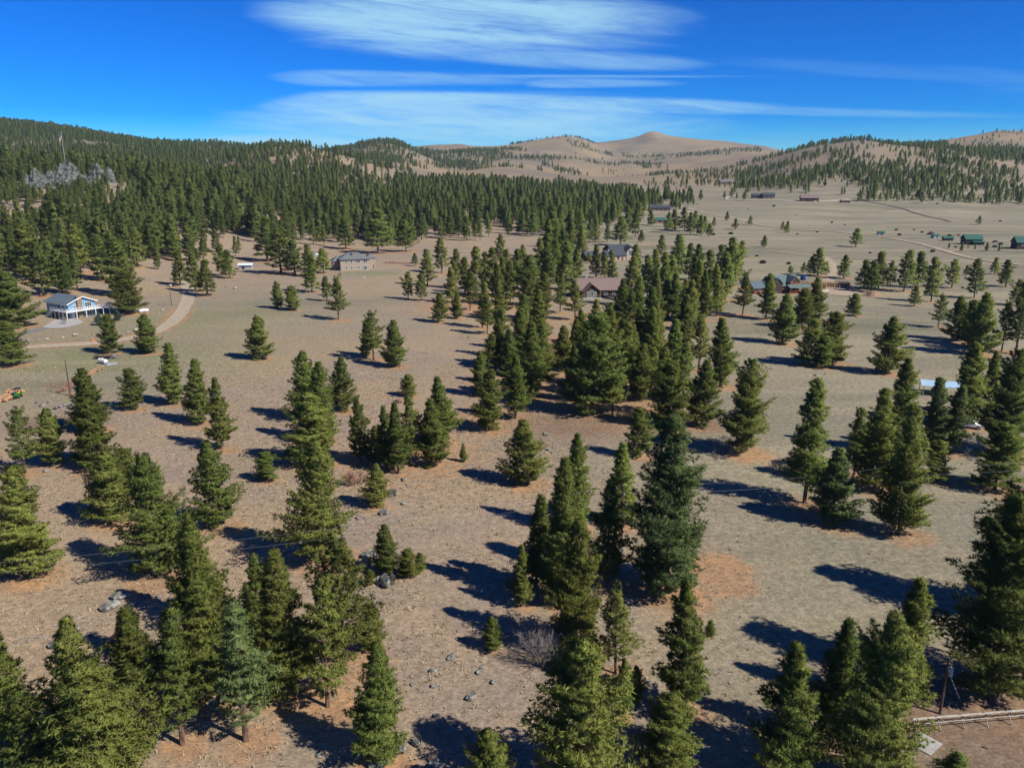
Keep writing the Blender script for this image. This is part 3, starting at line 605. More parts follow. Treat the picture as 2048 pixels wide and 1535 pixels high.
road('ranch_road', ROAD_EAST, 5., 'dirt', .35, 'dirt ranch road running down the far field')
road('farm_lane', ROAD_BARN, 4., 'dirt', .25, 'dirt lane towards the sheds')
road('barn_lane', ROAD_BARN2, 4.5, 'dirt', .25, 'dirt lane along the barn paddock')
road('ranch_drive', ROAD_LOOP, 9., 'pale_dirt', .5, 'pale dirt drive looping past the ranch house', 6)
road('dark_track', TRACK_FAR, 3.5, 'dark_track', .4, 'dark track across the far green field', 6)
apron('building_yard', YARD, 'dirt', .16, 'bare dirt yard around the framed walls')
# ------------------------------------------------------------------ trees one can pick out
LAND = [(BLUE, 26, 'beside the blue house'), (TAN, 30, 'beside the tan house'), (LODGE, 26, 'by the brown roofed lodge'), (REDH, 30, 'by the red gabled house'),
        (LOG, 26, 'by the red log house'), (FRAME, 28, 'by the half built timber walls'), (CARPORT, 22, 'by the pale metal carport roof'), (SHED, 14, 'by the little white roofed shed'),
        (CABIN, 40, 'by the green roofed cabin'), (FARH2, 60, 'by the long dark roofed house'), (FARH1, 50, 'by the small two storey far house'), (FENCE0, 16, 'beside the pipe rail fence'),
        (TRACTOR, 16, 'near the green tractor'), (POLES[2], 9, 'beside a brown utility pole'), (POLES[3], 9, 'beside a dark utility pole'), (POLES[0], 12, 'beside the pole by the rubble'),
        (SLABS[0][:2], 9, 'beside the rock slabs'), (BARE2, 10, 'by the grey leafless bush'), (BARE1, 9, 'beside the russet leafless shrub'), (SLABS[11][:2], 9, 'beside the lichen rock ledge'),
        (WOODROW0, 12, 'beside the stacked firewood'), (PEN, 14, 'near the small rail pen'), (MOUND, 20, 'near the dirt mound'), (BARN, 60, 'near the green roofed barn')]
LOOK = dict(pine_a='neat', pine_b='pointed', pine_c='uneven', pine_d='flared', pine_e='rounded', pine_f='gappy', pine_g='sparse', pine_h='lumpy', pine_i='columnar', pine_j='ragged', pine_m='neat', pine_n='pointed', pine_o='rounded', pine_p='ragged', pine_u='pointed', pine_v='neat', pine_w='rounded', pine_q='full', pine_r='uneven', pine_s='spreading', pine_t='ragged')
def pine_label(x, y, h, wd, t, dn, var):
    size = 'seedling sized' if h < 4 else 'small' if h < 8 else 'short' if h < 11.5 else 'middling' if h < 15 else 'tall' if h < 20 else 'towering'
    a = wd/h; shape = 'spire-like' if a < .30 else 'slender' if a < .38 else 'conical' if a < .48 else 'full-bodied' if a < .6 else 'broad bushy'
    col = ('dark green', 'mid green', 'yellow-green', 'blue-green')[t]
    best = None
    for p, r, ph in LAND:
        d = math.hypot(x-p[0], y-p[1])
        if d < r and (best is None or d/r < best[0]): best = (d/r, ph)
    if best: where = best[1]
    elif seg_dist(np.array([x]), np.array([y]), DRIVE)[0] < 9: where = 'along the gravel driveway'
    elif seg_dist(np.array([x]), np.array([y]), ROAD_MAIN)[0] < 16: where = 'along the long dirt road'
    elif y > 620: where = 'on the far grey-green field' if x > 120 else 'at the far forest edge'
    elif y > 420: where = 'short of the dirt road' if x > -20 else 'below the forested hillside'
    elif x < -40: where = 'on the pale meadow' if y > 200 else 'on the stony meadow'
    elif x > 40: where = 'on the grey field' if y < 220 else 'on the grey-green field'
    else: where = 'in the middle grove' if y > 180 else 'on rough grass below the grove'
    sp = 'standing alone' if dn > 9 else 'in a clump' if dn < 4.5 else 'loosely grouped'
    return f"{size} {LOOK[var['crown'].name[:6]]} {shape} {col} pine {sp} {where}".replace('standing alone', 'alone'), where
_px = np.array([(p[0], p[1]) for p in PINES])
def choose(pool, a):
    o = sorted(pool, key=lambda v: abs(v['asp']-a)); return o[0] if random.random() < .6 else o[1]
for i, (x, y, h, wd, t_) in enumerate(PINES):
    d = np.hypot(_px[:, 0]-x, _px[:, 1]-y); d[i] = 1e9
    pool = XL if (y < 170 and h > 15.5) else HI if y < 330 else MID if y < 640 else LO
    var = LO[i % 3] if pool is LO else choose(pool, wd/h); lab, where = pine_label(x, y, h, wd, t_, d.min(), var)
    pine(x, y, h, wd*1.06, t_, var, lab, 'pines '+where)
_seen = {}
for e_, v_ in PINE_OBJ: _seen.setdefault(e_['label'], []).append(e_)
for lb, es in _seen.items():
    if len(es) < 2: continue
    for e_ in es:
        o_ = sorted((p_[0] for p_ in PINE_OBJ if p_[0] is not e_), key=lambda q: (q.location-e_.location).length)[0]
        ra = HGT[o_.name]/HGT[e_.name]; rel = 'beside a much taller pine' if ra > 1.35 else 'beside a taller pine' if ra > 1.08 else 'beside a much smaller pine' if ra < .7 else 'beside a smaller pine' if ra < .92 else 'beside a similar pine'
        nl = f"{lb.replace(' alone', '').replace(' loosely grouped', '')} {rel}"
        if len(nl.split()) <= 16: e_['label'] = nl
# blue spruces in the gardens
for (x, y), h, wd, lab in ((SPR1, 4.6, 3.6, 'plump blue spruce in front of the blue house deck'), (SPR2, 4.6, 3.2, 'blue spruce with bare ground beside the deck stairs')):
    v = HI[3]; e = pine(x, y, h, wd, 3, v, lab, 'blue spruces by the blue house', 'blue_spruce')
for q, (x, y, h) in enumerate(SPRUCES):
    pine(x, y, h, h*.5, 3, MID[0], 'dark spruce planted in a row along the barn paddock lane', 'spruces along the paddock lane', 'spruce_tree')
for e in [p[0] for p in PINE_OBJ if p[0].name.startswith('blue_spruce')]:
    for c_ in e.children:
        if c_.name.startswith('crown'):
            me = c_.data.copy() if not bpy.data.meshes.get('blue_spruce_crown') else bpy.data.meshes['blue_spruce_crown']
            me.name = 'blue_spruce_crown'; me.materials[0] = M['spruce_needles']; c_.data = me
# ------------------------------------------------------------------ the forest
BX = np.array([-.9, -.62, -.56, -.50, -.44, -.38, -.32, -.256, -.196, -.135, -.075, -.015, .046, .106, .155, .19, .222, .24])
BY = np.array([330, 345, 355, 395, 440, 480, 500, 600, 585, 590, 640, 640, 655, 720, 860, 930, 1000, 5000])
TX = np.array([-.9, -.30, -.24, -.20, -.16, -.10, -.04, .06, .12, .2, .24])
TY = np.array([2700, 2700, 1400, 1300, 1250, 1450, 1500, 1400, 1350, 1200, 1000])
def density(x, y):
    t = x/y; cl = fbm(x/70+5, y/70+2, 3)+.5; cl2 = fbm(x/160+15, y/160+22, 4)+.5
    d = np.zeros(x.shape)
    y0 = np.interp(t, BX, BY); y1 = np.interp(t, TX, TY)
    ins = (y > y0) & (y < y1) & (t < .235)
    dn = 1/74*np.clip(.35+1.5*cl, .3, 1.6)
    edge = np.clip((y-y0)/90, .22, 1)
    dn = dn*edge*np.where(t > -.34, np.where(y < 760, .62, .95), 1.0)*np.clip((cl-.26)*5, .10, 1)
    d = np.where(ins, dn, d)
    sp = (t > -.31) & (t < -.12) & (y >= y1) & (y < 1750); d = np.where(sp, 1/420*np.clip((cl2-.32)*5, 0, 2), d)      # tan shoulder
    hl = (t > -.24) & (t < -.10) & (y > 2150) & (y < 3000); d = np.where(hl, 1/170*np.clip((cl2-.2)*5, .2, 1.5)*np.clip((-.10-t)*25, 0, 1), d)
    mv = (t > -.11) & (t < .06) & (y > 2400) & (y < 3500); d = np.where(mv, 1/520*np.clip((cl2-.47)*14, 0.015, 3), d)
    fh = (t > -.02) & (t < .13) & (y > 3900) & (y < 4600); d = np.where(fh, 1/420*np.clip((cl2-.40)*10, .02, 3)*(ground(x, y) > 185), d)
    fl = (t > .0) & (t < .30) & (y > 2500) & (y < 3900); d = np.where(fl & ~mv, 1/900*np.clip((cl2-.52)*18, 0.012, 3), d)
    mid_ = (t > .16) & (t < .30) & (y > 1130) & (y < 2500); d = np.where(mid_ & ~ins, 1/900*np.clip((cl2-.44)*10, .04, 3), d)
    rt = (t >= .27) & (y > 1060) & (y < 2450); base = 1/170*np.clip((cl2-.42)*10, .07, 2.4)*np.clip((y-1000)/250, .3, 1)
    low = (t > .42) & (y > 1075) & (y < 1230); base = np.where(low, 1/110*np.clip(.3+cl*1.3, .3, 1.5), base)
    base = np.where((t < .42) & (y < 1230), base*.12, base); base = base*np.where(y > 1900, .55, 1)
    base = base*np.where((t > .52) & (y > 2150), .10, 1)
    d = np.where(rt, base, d)
    tr = (t > .50) & (y >= 2450) & (y < 3200); d = np.where(tr, 1/9000, d)
    return d
frs = np.random.RandomState(77); cand = []
for (y0, y1, n) in ((330, 700, 30000), (700, 1300, 60000), (1300, 2100, 70000), (2100, 3300, 60000), (3300, 4700, 40000)):
    yy = np.sqrt(frs.uniform(y0*y0, y1*y1, n)); tt = frs.uniform(-.74, .74, n); xx = tt*yy
    area = .74*(y1*y1-y0*y0); pr = density(xx, yy)*area/n
    k = frs.rand(n) < pr; cand.append(np.stack([xx[k], yy[k]], 1))
cand = np.concatenate(cand)
keep = np.ones(len(cand), bool)
for p, r in [(BLUE, 20), (TAN, 24), (LODGE, 20), (REDH, 22), (FARH1, 16), (FARH2, 26), (CABIN, 18), (RANCH, 30), (BARN3, 30), (SHED, 9), (FARH3, 40), (REDC, 8), (WHITET, 8)] + [(k_, 10) for k_ in KNOB]:
    keep &= np.hypot(cand[:, 0]-p[0], cand[:, 1]-p[1]) > r
    keep &= ~((np.abs(cand[:, 0]-p[0]*(cand[:, 1]/p[1])) < r*.7) & (cand[:, 1] < p[1]) & (cand[:, 1] > p[1]-45))
for pl in (ROAD_MAIN, ROAD_EAST, ROAD_LOOP, DRIVE): keep &= seg_dist(cand[:, 0], cand[:, 1], pl) > 5
for (x, y) in _px: keep &= np.hypot(cand[:, 0]-x, cand[:, 1]-y) > 3.2
cand = cand[keep]
keep = np.ones(len(cand), bool)
for (kx, ky) in KNOB[:4]: keep &= ~((np.abs(cand[:, 0]-kx*cand[:, 1]/ky) < 9) & (cand[:, 1] > ky-40) & (cand[:, 1] < ky+12))
cand = cand[keep]
# thin out trees standing in one another
cell = {}; ok = []
for i, (x, y) in enumerate(cand):
    s = 3.6 if y < 1300 else 5.; k = (int(x//s), int(y//s))
    if k in cell: continue
    cell[k] = 1; ok.append(i)
cand = cand[ok]; nf = len(cand)
fh_ = np.clip(frs.normal(15.5, 4.2, nf), 5.5, 26)*np.where(cand[:, 1] < 900, 1.12, 1)*np.where(cand[:, 1] > 1000, .80, 1)*np.where((cand[:, 0] > 250), .82, 1)
fh_ = np.where(frs.rand(nf) < .14, fh_*.5, fh_)
fw_ = frs.uniform(.9, 1.25, nf)*np.where(cand[:, 1] > 1000, 1.1, 1)
for (kx, ky) in KNOB[:4]: fh_ = np.where((np.abs(cand[:, 0]-kx*cand[:, 1]/ky) < 34) & (cand[:, 1] > ky-190) & (cand[:, 1] < ky), np.minimum(fh_, 12), fh_)
order = np.argsort(-fh_/cand[:, 1]); n_ind = max(0, 300-len(PINES))
for q, i in enumerate(order[:n_ind]):
    x, y = cand[i]; t_ = int(frs.choice((0, 1, 1, 0))); var = MID[int(frs.randint(len(MID)))]
    size = 'tall' if fh_[i] > 18 else 'middling' if fh_[i] > 14 else 'short'
    pine(x, y, fh_[i], fh_[i]*var['asp']*fw_[i], t_, var, f"{size} {'dark' if t_ == 0 else 'mid'} green pine at the lower edge of the hillside forest", 'pines at the lower edge of the hillside forest')
rest = order[n_ind:]
fp = cand[rest]; fz = ground(fp[:, 0], fp[:, 1])
me = bpy.data.meshes.new('pine_forest'); me.vertices.add(len(rest)); me.vertices.foreach_set('co', np.stack([fp[:, 0], fp[:, 1], fz], 1).astype(np.float32).ravel())
def pa(nm, ty, v, key='value'):
    a = me.attributes.new(nm, ty, 'POINT'); a.data.foreach_set(key, v)
lod = (fp[:, 1] > 950).astype(np.int32)
pa('lod', 'INT', lod); pa('variant', 'INT', frs.randint(0, 60, len(rest)).astype(np.int32))
pa('turn', 'FLOAT', frs.uniform(0, 6.28, len(rest)).astype(np.float32))
sc_ = fh_[rest]/15.; fw = fw_[rest]
pa('size', 'FLOAT_VECTOR', np.stack([sc_*fw, sc_*fw, sc_], 1).astype(np.float32).ravel(), 'vector')
forest = tag(obj('pine_forest', me), 'dense pine forest covering the hillsides and ridges', 'forest', kind='stuff'); forest.color = (.05, .10, 0, 1)
ng = bpy.data.node_groups.new('forest_scatter', 'GeometryNodeTree')
ng.interface.new_socket('Geometry', in_out='INPUT', socket_type='NodeSocketGeometry'); ng.interface.new_socket('Geometry', in_out='OUTPUT', socket_type='NodeSocketGeometry')
gi = ng.nodes.new('NodeGroupInput'); go = ng.nodes.new('NodeGroupOutput'); jo = ng.nodes.new('GeometryNodeJoinGeometry')
def gattr(nm, ty):
    n = ng.nodes.new('GeometryNodeInputNamedAttribute'); n.data_type = ty; n.inputs[0].default_value = nm; return n.outputs[0]
for lv, pool in ((0, MID), (1, LO)):
    jv = ng.nodes.new('GeometryNodeJoinGeometry')
    for var in pool:
        e = next((p[0] for p in PINE_OBJ if p[1] is var and p[0].name.startswith('pine_tree')), None)
        if e is None: continue
        j2 = ng.nodes.new('GeometryNodeJoinGeometry')
        for ch in e.children:
            oi = ng.nodes.new('GeometryNodeObjectInfo'); oi.inputs[0].default_value = ch; oi.transform_space = 'ORIGINAL'
            # cancel the part's own placement: take its bare mesh
            ng.links.new(oi.outputs['Geometry'], j2.inputs[0])
        g2 = ng.nodes.new('GeometryNodeGeometryToInstance'); ng.links.new(j2.outputs[0], g2.inputs[0]); ng.links.new(g2.outputs[0], jv.inputs[0])
    ip = ng.nodes.new('GeometryNodeInstanceOnPoints'); ip.inputs['Pick Instance'].default_value = True
    ng.links.new(gi.outputs[0], ip.inputs['Points']); ng.links.new(jv.outputs[0], ip.inputs['Instance'])
    cm = ng.nodes.new('FunctionNodeCompare'); cm.data_type = 'INT'; cm.operation = 'EQUAL'
    ii = [s_ for s_ in cm.inputs if s_.type == 'INT']; ng.links.new(gattr('lod', 'INT'), ii[0]); ii[1].default_value = lv
    ng.links.new(cm.outputs[0], ip.inputs['Selection'])
    ng.links.new(gattr('variant', 'INT'), ip.inputs['Instance Index'])
    cx = ng.nodes.new('ShaderNodeCombineXYZ'); ng.links.new(gattr('turn', 'FLOAT'), cx.inputs[2]); ng.links.new(cx.outputs[0], ip.inputs['Rotation'])
    ng.links.new(gattr('size', 'FLOAT_VECTOR'), ip.inputs['Scale'])
    ng.links.new(ip.outputs[0], jo.inputs[0])
ng.links.new(jo.outputs[0], go.inputs[0])
md = forest.modifiers.new('scatter', 'NODES'); md.node_group = ng
print('forest', len(rest), 'of', nf)
# ------------------------------------------------------------------ buildings
for nm, c_, r_, v_, s_ in (('blue_siding', (.15, .33, .48), .8, .06, 3), ('white_paint', (.72, .72, .70), .7, .04, 2), ('roof_grey', (.10, .135, .165), .9, .12, 4), ('stone_brown', (.27, .185, .125), .95, .35, 3),
        ('tan_siding', (.34, .285, .225), .9, .06, 3), ('roof_slate', (.135, .150, .155), .9, .1, 4), ('roof_brown', (.205, .150, .135), .9, .15, 5), ('dark_wood', (.060, .040, .032), .9, .2, 3), ('red_wood', (.185, .045, .035), .85, .15, 3),
        ('log_red', (.225, .075, .042), .85, .2, 2), ('roof_dark', (.050, .062, .075), .85, .1, 4), ('roof_green', (.030, .105, .080), .6, .08, 2), ('roof_teal', (.105, .155, .150), .85, .1, 3),
        ('sheath', (.235, .140, .085), .9, .15, 2), ('lumber', (.52, .36, .19), .85, .12, 3), ('white_metal', (.62, .68, .74), .4, .05, 1), ('shed_grey', (.30, .34, .37), .8, .06, 3),
        ('pale_blue_metal', (.34, .50, .62), .45, .05, 1), ('brown_wall', (.115, .070, .050), .9, .15, 3), ('galv', (.42, .42, .40), .55, .12, 4), ('black_paint', (.02, .02, .022), .5, .1, 3), ('tractor_green', (.02, .16, .045), .4, .1, 4),
        ('yellow_paint', (.70, .48, .02), .45, .06, 4), ('rubber', (.018, .018, .018), .9, .1, 6), ('cut_wood', (.42, .25, .14), .9, .25, 5), ('rusty', (.20, .09, .05), .9, .3, 3), ('blue_tarp', (.02, .06, .19), .6, .1, 2),
        ('soil', (.26, .17, .115), 1, .18, 1.2), ('red_paint', (.38, .05, .04), .6, .1, 3), ('orange_paint', (.70, .20, .06), .6, .05, 3), ('dead_twig', (.23, .205, .195), .95, .2, 5), ('russet_twig', (.29, .16, .12), .95, .25, 5), ('wire', (.22, .23, .24), .5, .05, 1)):
    M[nm] = mat(nm, c_, r_, v_, s_)
g_ = bpy.data.materials.new('window_glass'); g_.use_nodes = True; b_ = g_.node_tree.nodes['Principled BSDF']
b_.inputs['Base Color'].default_value = (.03, .045, .055, 1); b_.inputs['Roughness'].default_value = .12; M['glass'] = g_
def gable_wall(mb, cx, cy, w_, d_, h, rise, ridge):
    """walls with their gable ends, ridge along x or y"""
    if ridge == 'y':
        mb.prism([(cx-w_/2, -.6), (cx-w_/2, h), (cx, h+rise), (cx+w_/2, h), (cx+w_/2, -.6)], cy-d_/2, cy+d_/2)
    elif ridge == 'x':
        k = len(mb.v); mb.prism([(cy-d_/2, -.6), (cy-d_/2, h), (cy, h+rise), (cy+d_/2, h), (cy+d_/2, -.6)], cx-w_/2, cx+w_/2)
        for i in range(k, len(mb.v)): x, y, z = mb.v[i]; mb.v[i] = (y, x, z)
    else: mb.box(cx-w_/2, cx+w_/2, cy-d_/2, cy+d_/2, -.6, h)
def gable_roof(mb, cx, cy, w_, d_, h, rise, ridge, over=.6, th=.22):
    if ridge == 'hip':
        a, b = w_/2+over, d_/2+over; e = max(a-b, .01) if a > b else 0; f = max(b-a, .01) if b > a else 0; z0 = h-rise*over/min(w_, d_)*1.2
        for dz, sc in ((0, 1),):
            V = [(cx-a, cy-b, z0), (cx+a, cy-b, z0), (cx+a, cy+b, z0), (cx-a, cy+b, z0), (cx-a, cy-b, z0+th), (cx+a, cy-b, z0+th), (cx+a, cy+b, z0+th), (cx-a, cy+b, z0+th), (cx-e, cy-f, h+rise), (cx+e, cy+f, h+rise)]
            F = [(0, 3, 2, 1), (0, 1, 5, 4), (1, 2, 6, 5), (2, 3, 7, 6), (3, 0, 4, 7)]
            F += [(4, 5, 9, 8), (6, 7, 8, 9), (5, 6, 9), (7, 4, 8)] if a > b else [(5, 6, 9, 8), (7, 4, 8, 9), (4, 5, 8), (6, 7, 9)]
            mb.add(V, F)
        return
    half = (w_ if ridge == 'y' else d_)/2; sl = rise/half; o = half+over; lo = h-sl*over
    c_ = cx if ridge == 'y' else cy
    prof = [(c_-o, lo+.02), (c_, h+rise+.02), (c_+o, lo+.02), (c_+o, lo+th), (c_, h+rise+th), (c_-o, lo+th)]
    ln = (d_ if ridge == 'y' else w_)/2+over; m0 = cy if ridge == 'y' else cx
    k = len(mb.v); mb.prism(prof, m0-ln, m0+ln)
    if ridge == 'x':
        for i in range(k, len(mb.v)): x, y, z = mb.v[i]; mb.v[i] = (y, x, z)
def wall_box(mb, face, p, a0, a1, z0, z1, t0, t1):
    """a box lying on a wall plane: face 'x+','x-','y+','y-', p = plane position"""
    s = 1 if face[1] == '+' else -1; lo, hi = sorted((p+s*t0, p+s*t1))
    if face[0] == 'x': mb.box(lo, hi, a0, a1, z0, z1)
    else: mb.box(a0, a1, lo, hi, z0, z1)
def window(par, face, p, a, z, w_, h, frame='white_paint', mull=1, name='window'):
    mb = MB(); f = .11
    wall_box(mb, face, p, a-w_/2, a+w_/2, z, z+f, -.04, .10); wall_box(mb, face, p, a-w_/2, a+w_/2, z+h-f, z+h, -.04, .10)
    wall_box(mb, face, p, a-w_/2, a-w_/2+f, z+f, z+h-f, -.04, .10); wall_box(mb, face, p, a+w_/2-f, a+w_/2, z+f, z+h-f, -.04, .10)
    for k in range(1, mull+1):
        q = a-w_/2+w_*k/(mull+1); wall_box(mb, face, p, q-.05, q+.05, z+f, z+h-f, -.02, .09)
    o = mb.build(name, M[frame], par)
    pm = MB(); wall_box(pm, face, p, a-w_/2+f, a+w_/2-f, z+f, z+h-f, -.03, .05); pm.build('pane', M['glass'], o)
    return o
def door(par, face, p, a, z, w_=1., h=2.1, m_='dark_wood'):
    mb = MB(); wall_box(mb, face, p, a-w_/2, a+w_/2, z, z+h, -.02, .09); return mb.build('door', M[m_], par)
def house(name, label, cat, loc, rz, blocks, wins=(), doors=(), chim=(), posts=(), group=None):
    e = empty(name, (loc[0], loc[1], gz(*loc)), R(rz)); tag(e, label, cat, group)
    for (cx, cy, w_, d_, h, rise, ridge, wm, rm) in blocks:
        mb = MB(); gable_wall(mb, cx, cy, w_, d_, h, rise, ridge); mb.build('wall', M[wm], e)
        mb = MB(); gable_roof(mb, cx, cy, w_, d_, h, rise, ridge, .7 if w_ > 5 else .4); mb.build('roof', M[rm], e)
    for q in wins: window(e, *q)
    for q in doors: door(e, *q)
    for (x, y, z, s, m_) in chim:
        mb = MB(); mb.box(x-s, x+s, y-s*.8, y+s*.8, z-2.2, z); mb.box(x-s*1.25, x+s*1.25, y-s, y+s, z, z+.18); mb.build('chimney', M[m_], e)
    for (x, y, z, m_) in posts:
        mb = MB(); mb.box(x-.14, x+.14, y-.14, y+.14, -.3, z); mb.build('post', M[m_], e)
    return e
# --- the blue house with its white deck
def blue_house():
    rz = -31; c0 = Vector(BLUE)+Vector((-3.2, 1.)); off = Matrix.Rotation(R(rz), 2) @ Vector((5.6, -4.6))
    loc = (c0.x-off.x, c0.y-off.y)
    e = house('blue_house', 'blue sided two storey house with grey roof and white wraparound deck', 'house', loc, rz,
        [(0, 0, 13, 9.6, 5.1, 1.9, 'x', 'blue_siding', 'roof_grey')],
        [('y-', -4.8, -5.0, 3.3, .8, 1.0), ('y-', -4.8, -2.6, 3.2, 1.2, 1.1), ('y-', -4.8, 3.6, 3.0, 1.7, 1.4), ('x+', 6.5, 2.3, 2.75, 2.4, 2.2, 'white_paint', 2), ('x+', 6.5, -2.6, 3.2, 1.0, 1.2), ('y-', -4.8, 2.6, .5, 1.4, 1.3), ('y-', -4.8, 5.0, .5, 1.4, 1.3), ('x+', 6.5, 2.4, .4, 1.6, 1.4)],
        [('y-', -4.8, .9, 2.72, 1., 2.1, 'dark_wood'), ('x+', 6.5, -3.4, .05, 1., 2.1, 'white_paint')])
    mb = MB(); mb.box(6.56, 7.3, -1.9, -.2, -.4, 7.1); mb.box(6.4, 7.4, -2.0, -.1, 7.1, 7.3); mb.build('chimney', M['stone_brown'], e)
    mb = MB(); mb.box(-6.56, 6.56, -4.87, -4.81, -.5, 1.9); mb.build('foundation', M['stone_brown'], e)
    mb = MB()
    for s in (-1, 1): mb.bar((7.25, s*5.55, 4.83), (7.25, 0, 7.02), .12, .32)
    mb.box(-7.2, 7.2, -5.62, -5.50, 4.66, 4.86); mb.build('fascia', M['white_paint'], e)
    dk = MB(); dk.box(-.5, 6.5, -7.2, -4.85, 2.45, 2.68); dk.box(6.55, 9.2, -7.2, 8.6, 2.45, 2.68); deck = dk.build('deck', M['white_paint'], e)
    for x, y in ((-.3, -7.05), (2.0, -7.05), (4.4, -7.05), (6.7, -7.05), (9.0, -7.05), (9.0, -3.6), (9.0, -.2), (9.0, 3.2), (9.0, 6.0), (9.0, 8.4)):
        mb = MB(); mb.box(x-.1, x+.1, y-.1, y+.1, -.5, 3.68); mb.build('post', M['white_paint'], e)
    def rail(a, b, nm='railing'):
        mb = MB(); a = Vector(a); b = Vector(b); n = int((b-a).length/.28)
        mb.bar(a+Vector((0, 0, 1.0)), b+Vector((0, 0, 1.0)), .12, .09); mb.bar(a+Vector((0, 0, .15)), b+Vector((0, 0, .15)), .07, .07)
        for k in range(n+1): q = a.lerp(b, k/n); mb.bar(q+Vector((0, 0, .15)), q+Vector((0, 0, 1.0)), .055)
        mb.build(nm, M['white_paint'], deck)
    rail((-.3, -7.1, 2.68), (9.1, -7.1, 2.68)); rail((9.1, -7.1, 2.68), (9.1, 8.5, 2.68)); rail((6.7, 8.55, 2.68), (9.1, 8.55, 2.68))
    def stairs(x, y, dx, dy):
        mb = MB(); n = 11
        for k in range(n):
            q = k/n; cx, cy, cz = x+dx*q*3.6, y+dy*q*3.6, 2.6-2.6*q
            if dx: mb.box(cx-.2, cx+.2, cy-.6, cy+.6, cz-.06, cz)
            else: mb.box(cx-.6, cx+.6, cy-.2, cy+.2, cz-.06, cz)
        for s in (-.62, .62):
            a = (x+(0 if dx else s), y+(s if dx else 0), 2.55); b = (x+dx*3.6+(0 if dx else s), y+dy*3.6+(s if dx else 0), 0)
            mb.bar(a, b, .08, .26); mb.bar((a[0], a[1], a[2]+.95), (b[0], b[1], b[2]+.95), .09, .09)
            for k in range(9): q = k/8; p = Vector(a).lerp(Vector(b), q); mb.bar(p, p+Vector((0, 0, .95)), .05)
        mb.build('stairs', M['white_paint'], e)
    stairs(-.6, -6.2, -1, 0); stairs(7.9, 8.7, 0, 1); e.scale = (1.12, 1.12, 1.12)
    return e
blue_house()
house('tan_house', 'tan two storey house with grey hipped roof and white french doors', 'house', (TAN[0]+1.0, TAN[1]+6.5), 20,
      [(0, 0, 16.5, 11, 6.4, 3.3, 'hip', 'tan_siding', 'roof_slate'), (-8.6, 3.6, 6, 7, 5.2, 2.4, 'hip', 'tan_siding', 'roof_slate'), (10.2, 4., 5, 7.4, 6.1, 2.5, 'hip', 'tan_siding', 'roof_slate')],
      [('y-', -5.5, -5.0, 4.0, 1.0, 1.6, 'white_paint', 0), ('y-', -5.5, -2.0, 4.0, 1.0, 1.6, 'white_paint', 0), ('y-', -5.5, 1.7, 4.1, 2.6, 1.5, 'white_paint', 2), ('y-', -5.5, 5.8, 4.1, 2.2, 1.6, 'white_paint', 1),
       ('y-', -5.5, -5.0, .9, 1.0, 1.5, 'white_paint', 0), ('y-', -5.5, -2.0, .9, 1.0, 1.5, 'white_paint', 0), ('y-', -5.5, 1.9, 1.0, 2.0, 1.3, 'white_paint', 2), ('y-', -5.5, 5.6, .1, 2.4, 2.3, 'white_paint', 2)],
      (), [(-.6, -2.6, 10.0, .6, 'stone_brown')], [(9.2, -.6, 3.2, 'tan_siding'), (12.2, -.6, 3.2, 'tan_siding')])
def lodge():
    e = house('brown_lodge', 'brown shingled lodge with a glazed front gable porch', 'house', (LODGE[0]+.5, LODGE[1]+9), 3,
      [(0, 0, 21, 11, 3.6, 4.2, 'x', 'dark_wood', 'roof_brown'), (-3.6, -5.2, 7.6, 7, 3.3, 3.0, 'y', 'dark_wood', 'roof_brown'), (12.6, 1., 5, 8, 3.0, 2.6, 'x', 'brown_wall', 'roof_brown')],
      [('y-', -8.7, -5.2, .7, 1.1, 2.3), ('y-', -8.7, -3.6, .7, 1.4, 2.9), ('y-', -8.7, -2.0, .7, 1.1, 2.3), ('y-', -5.5, 3.2, 1.0, 1.6, 1.5), ('y-', -5.5, 7.0, 1.0, 1.6, 1.5)], (), [(-4.6, 2.0, 8.6, .5, 'galv')],
      [(-7.2, -10.2, 3.0, 'stone_brown'), (0., -10.2, 3.0, 'stone_brown')])
    mb = MB(); mb.box(-8, .8, -11.5, -8.8, -.3, .35); mb.build('terrace', M['concrete'], e)
lodge()
house('red_gabled_house', 'dark roofed house in three wings with brick red gable ends', 'house', (REDH[0]+1, REDH[1]+8), 24,
      [(9, 9, 15, 11, 5.4, 3.4, 'x', 'brown_wall', 'roof_dark'), (13.2, 2.6, 6.5, 6, 5.2, 3.0, 'y', 'tan_siding', 'roof_dark'), (1., 1., 13, 9, 3.4, 2.6, 'x', 'tan_siding', 'roof_dark'), (-13.5, 5, 9, 8, 3.2, 2.4, 'x', 'brown_wall', 'roof_dark')],
      [('y-', -.4, 13.2, 2.6, 3.6, 3.4, 'white_paint', 3), ('x+', 7.5, 1.4, 1.0, 1.4, 1.3, 'dark_wood', 0), ('y-', -3.5, -2.5, .9, 1.6, 1.5, 'dark_wood', 1), ('y-', -3.5, 2.0, .9, 1.6, 1.5, 'dark_wood', 1), ('y-', 1., -13.5, 1., 1.6, 1.4, 'dark_wood', 1)], [('y-', -3.5, 5.0, .05, 1.1, 2.1, 'red_wood')], [(-2, 2, 6.6, .4, 'galv')])
_e = next(o for o in COL.objects if o.name == 'red_gabled_house')
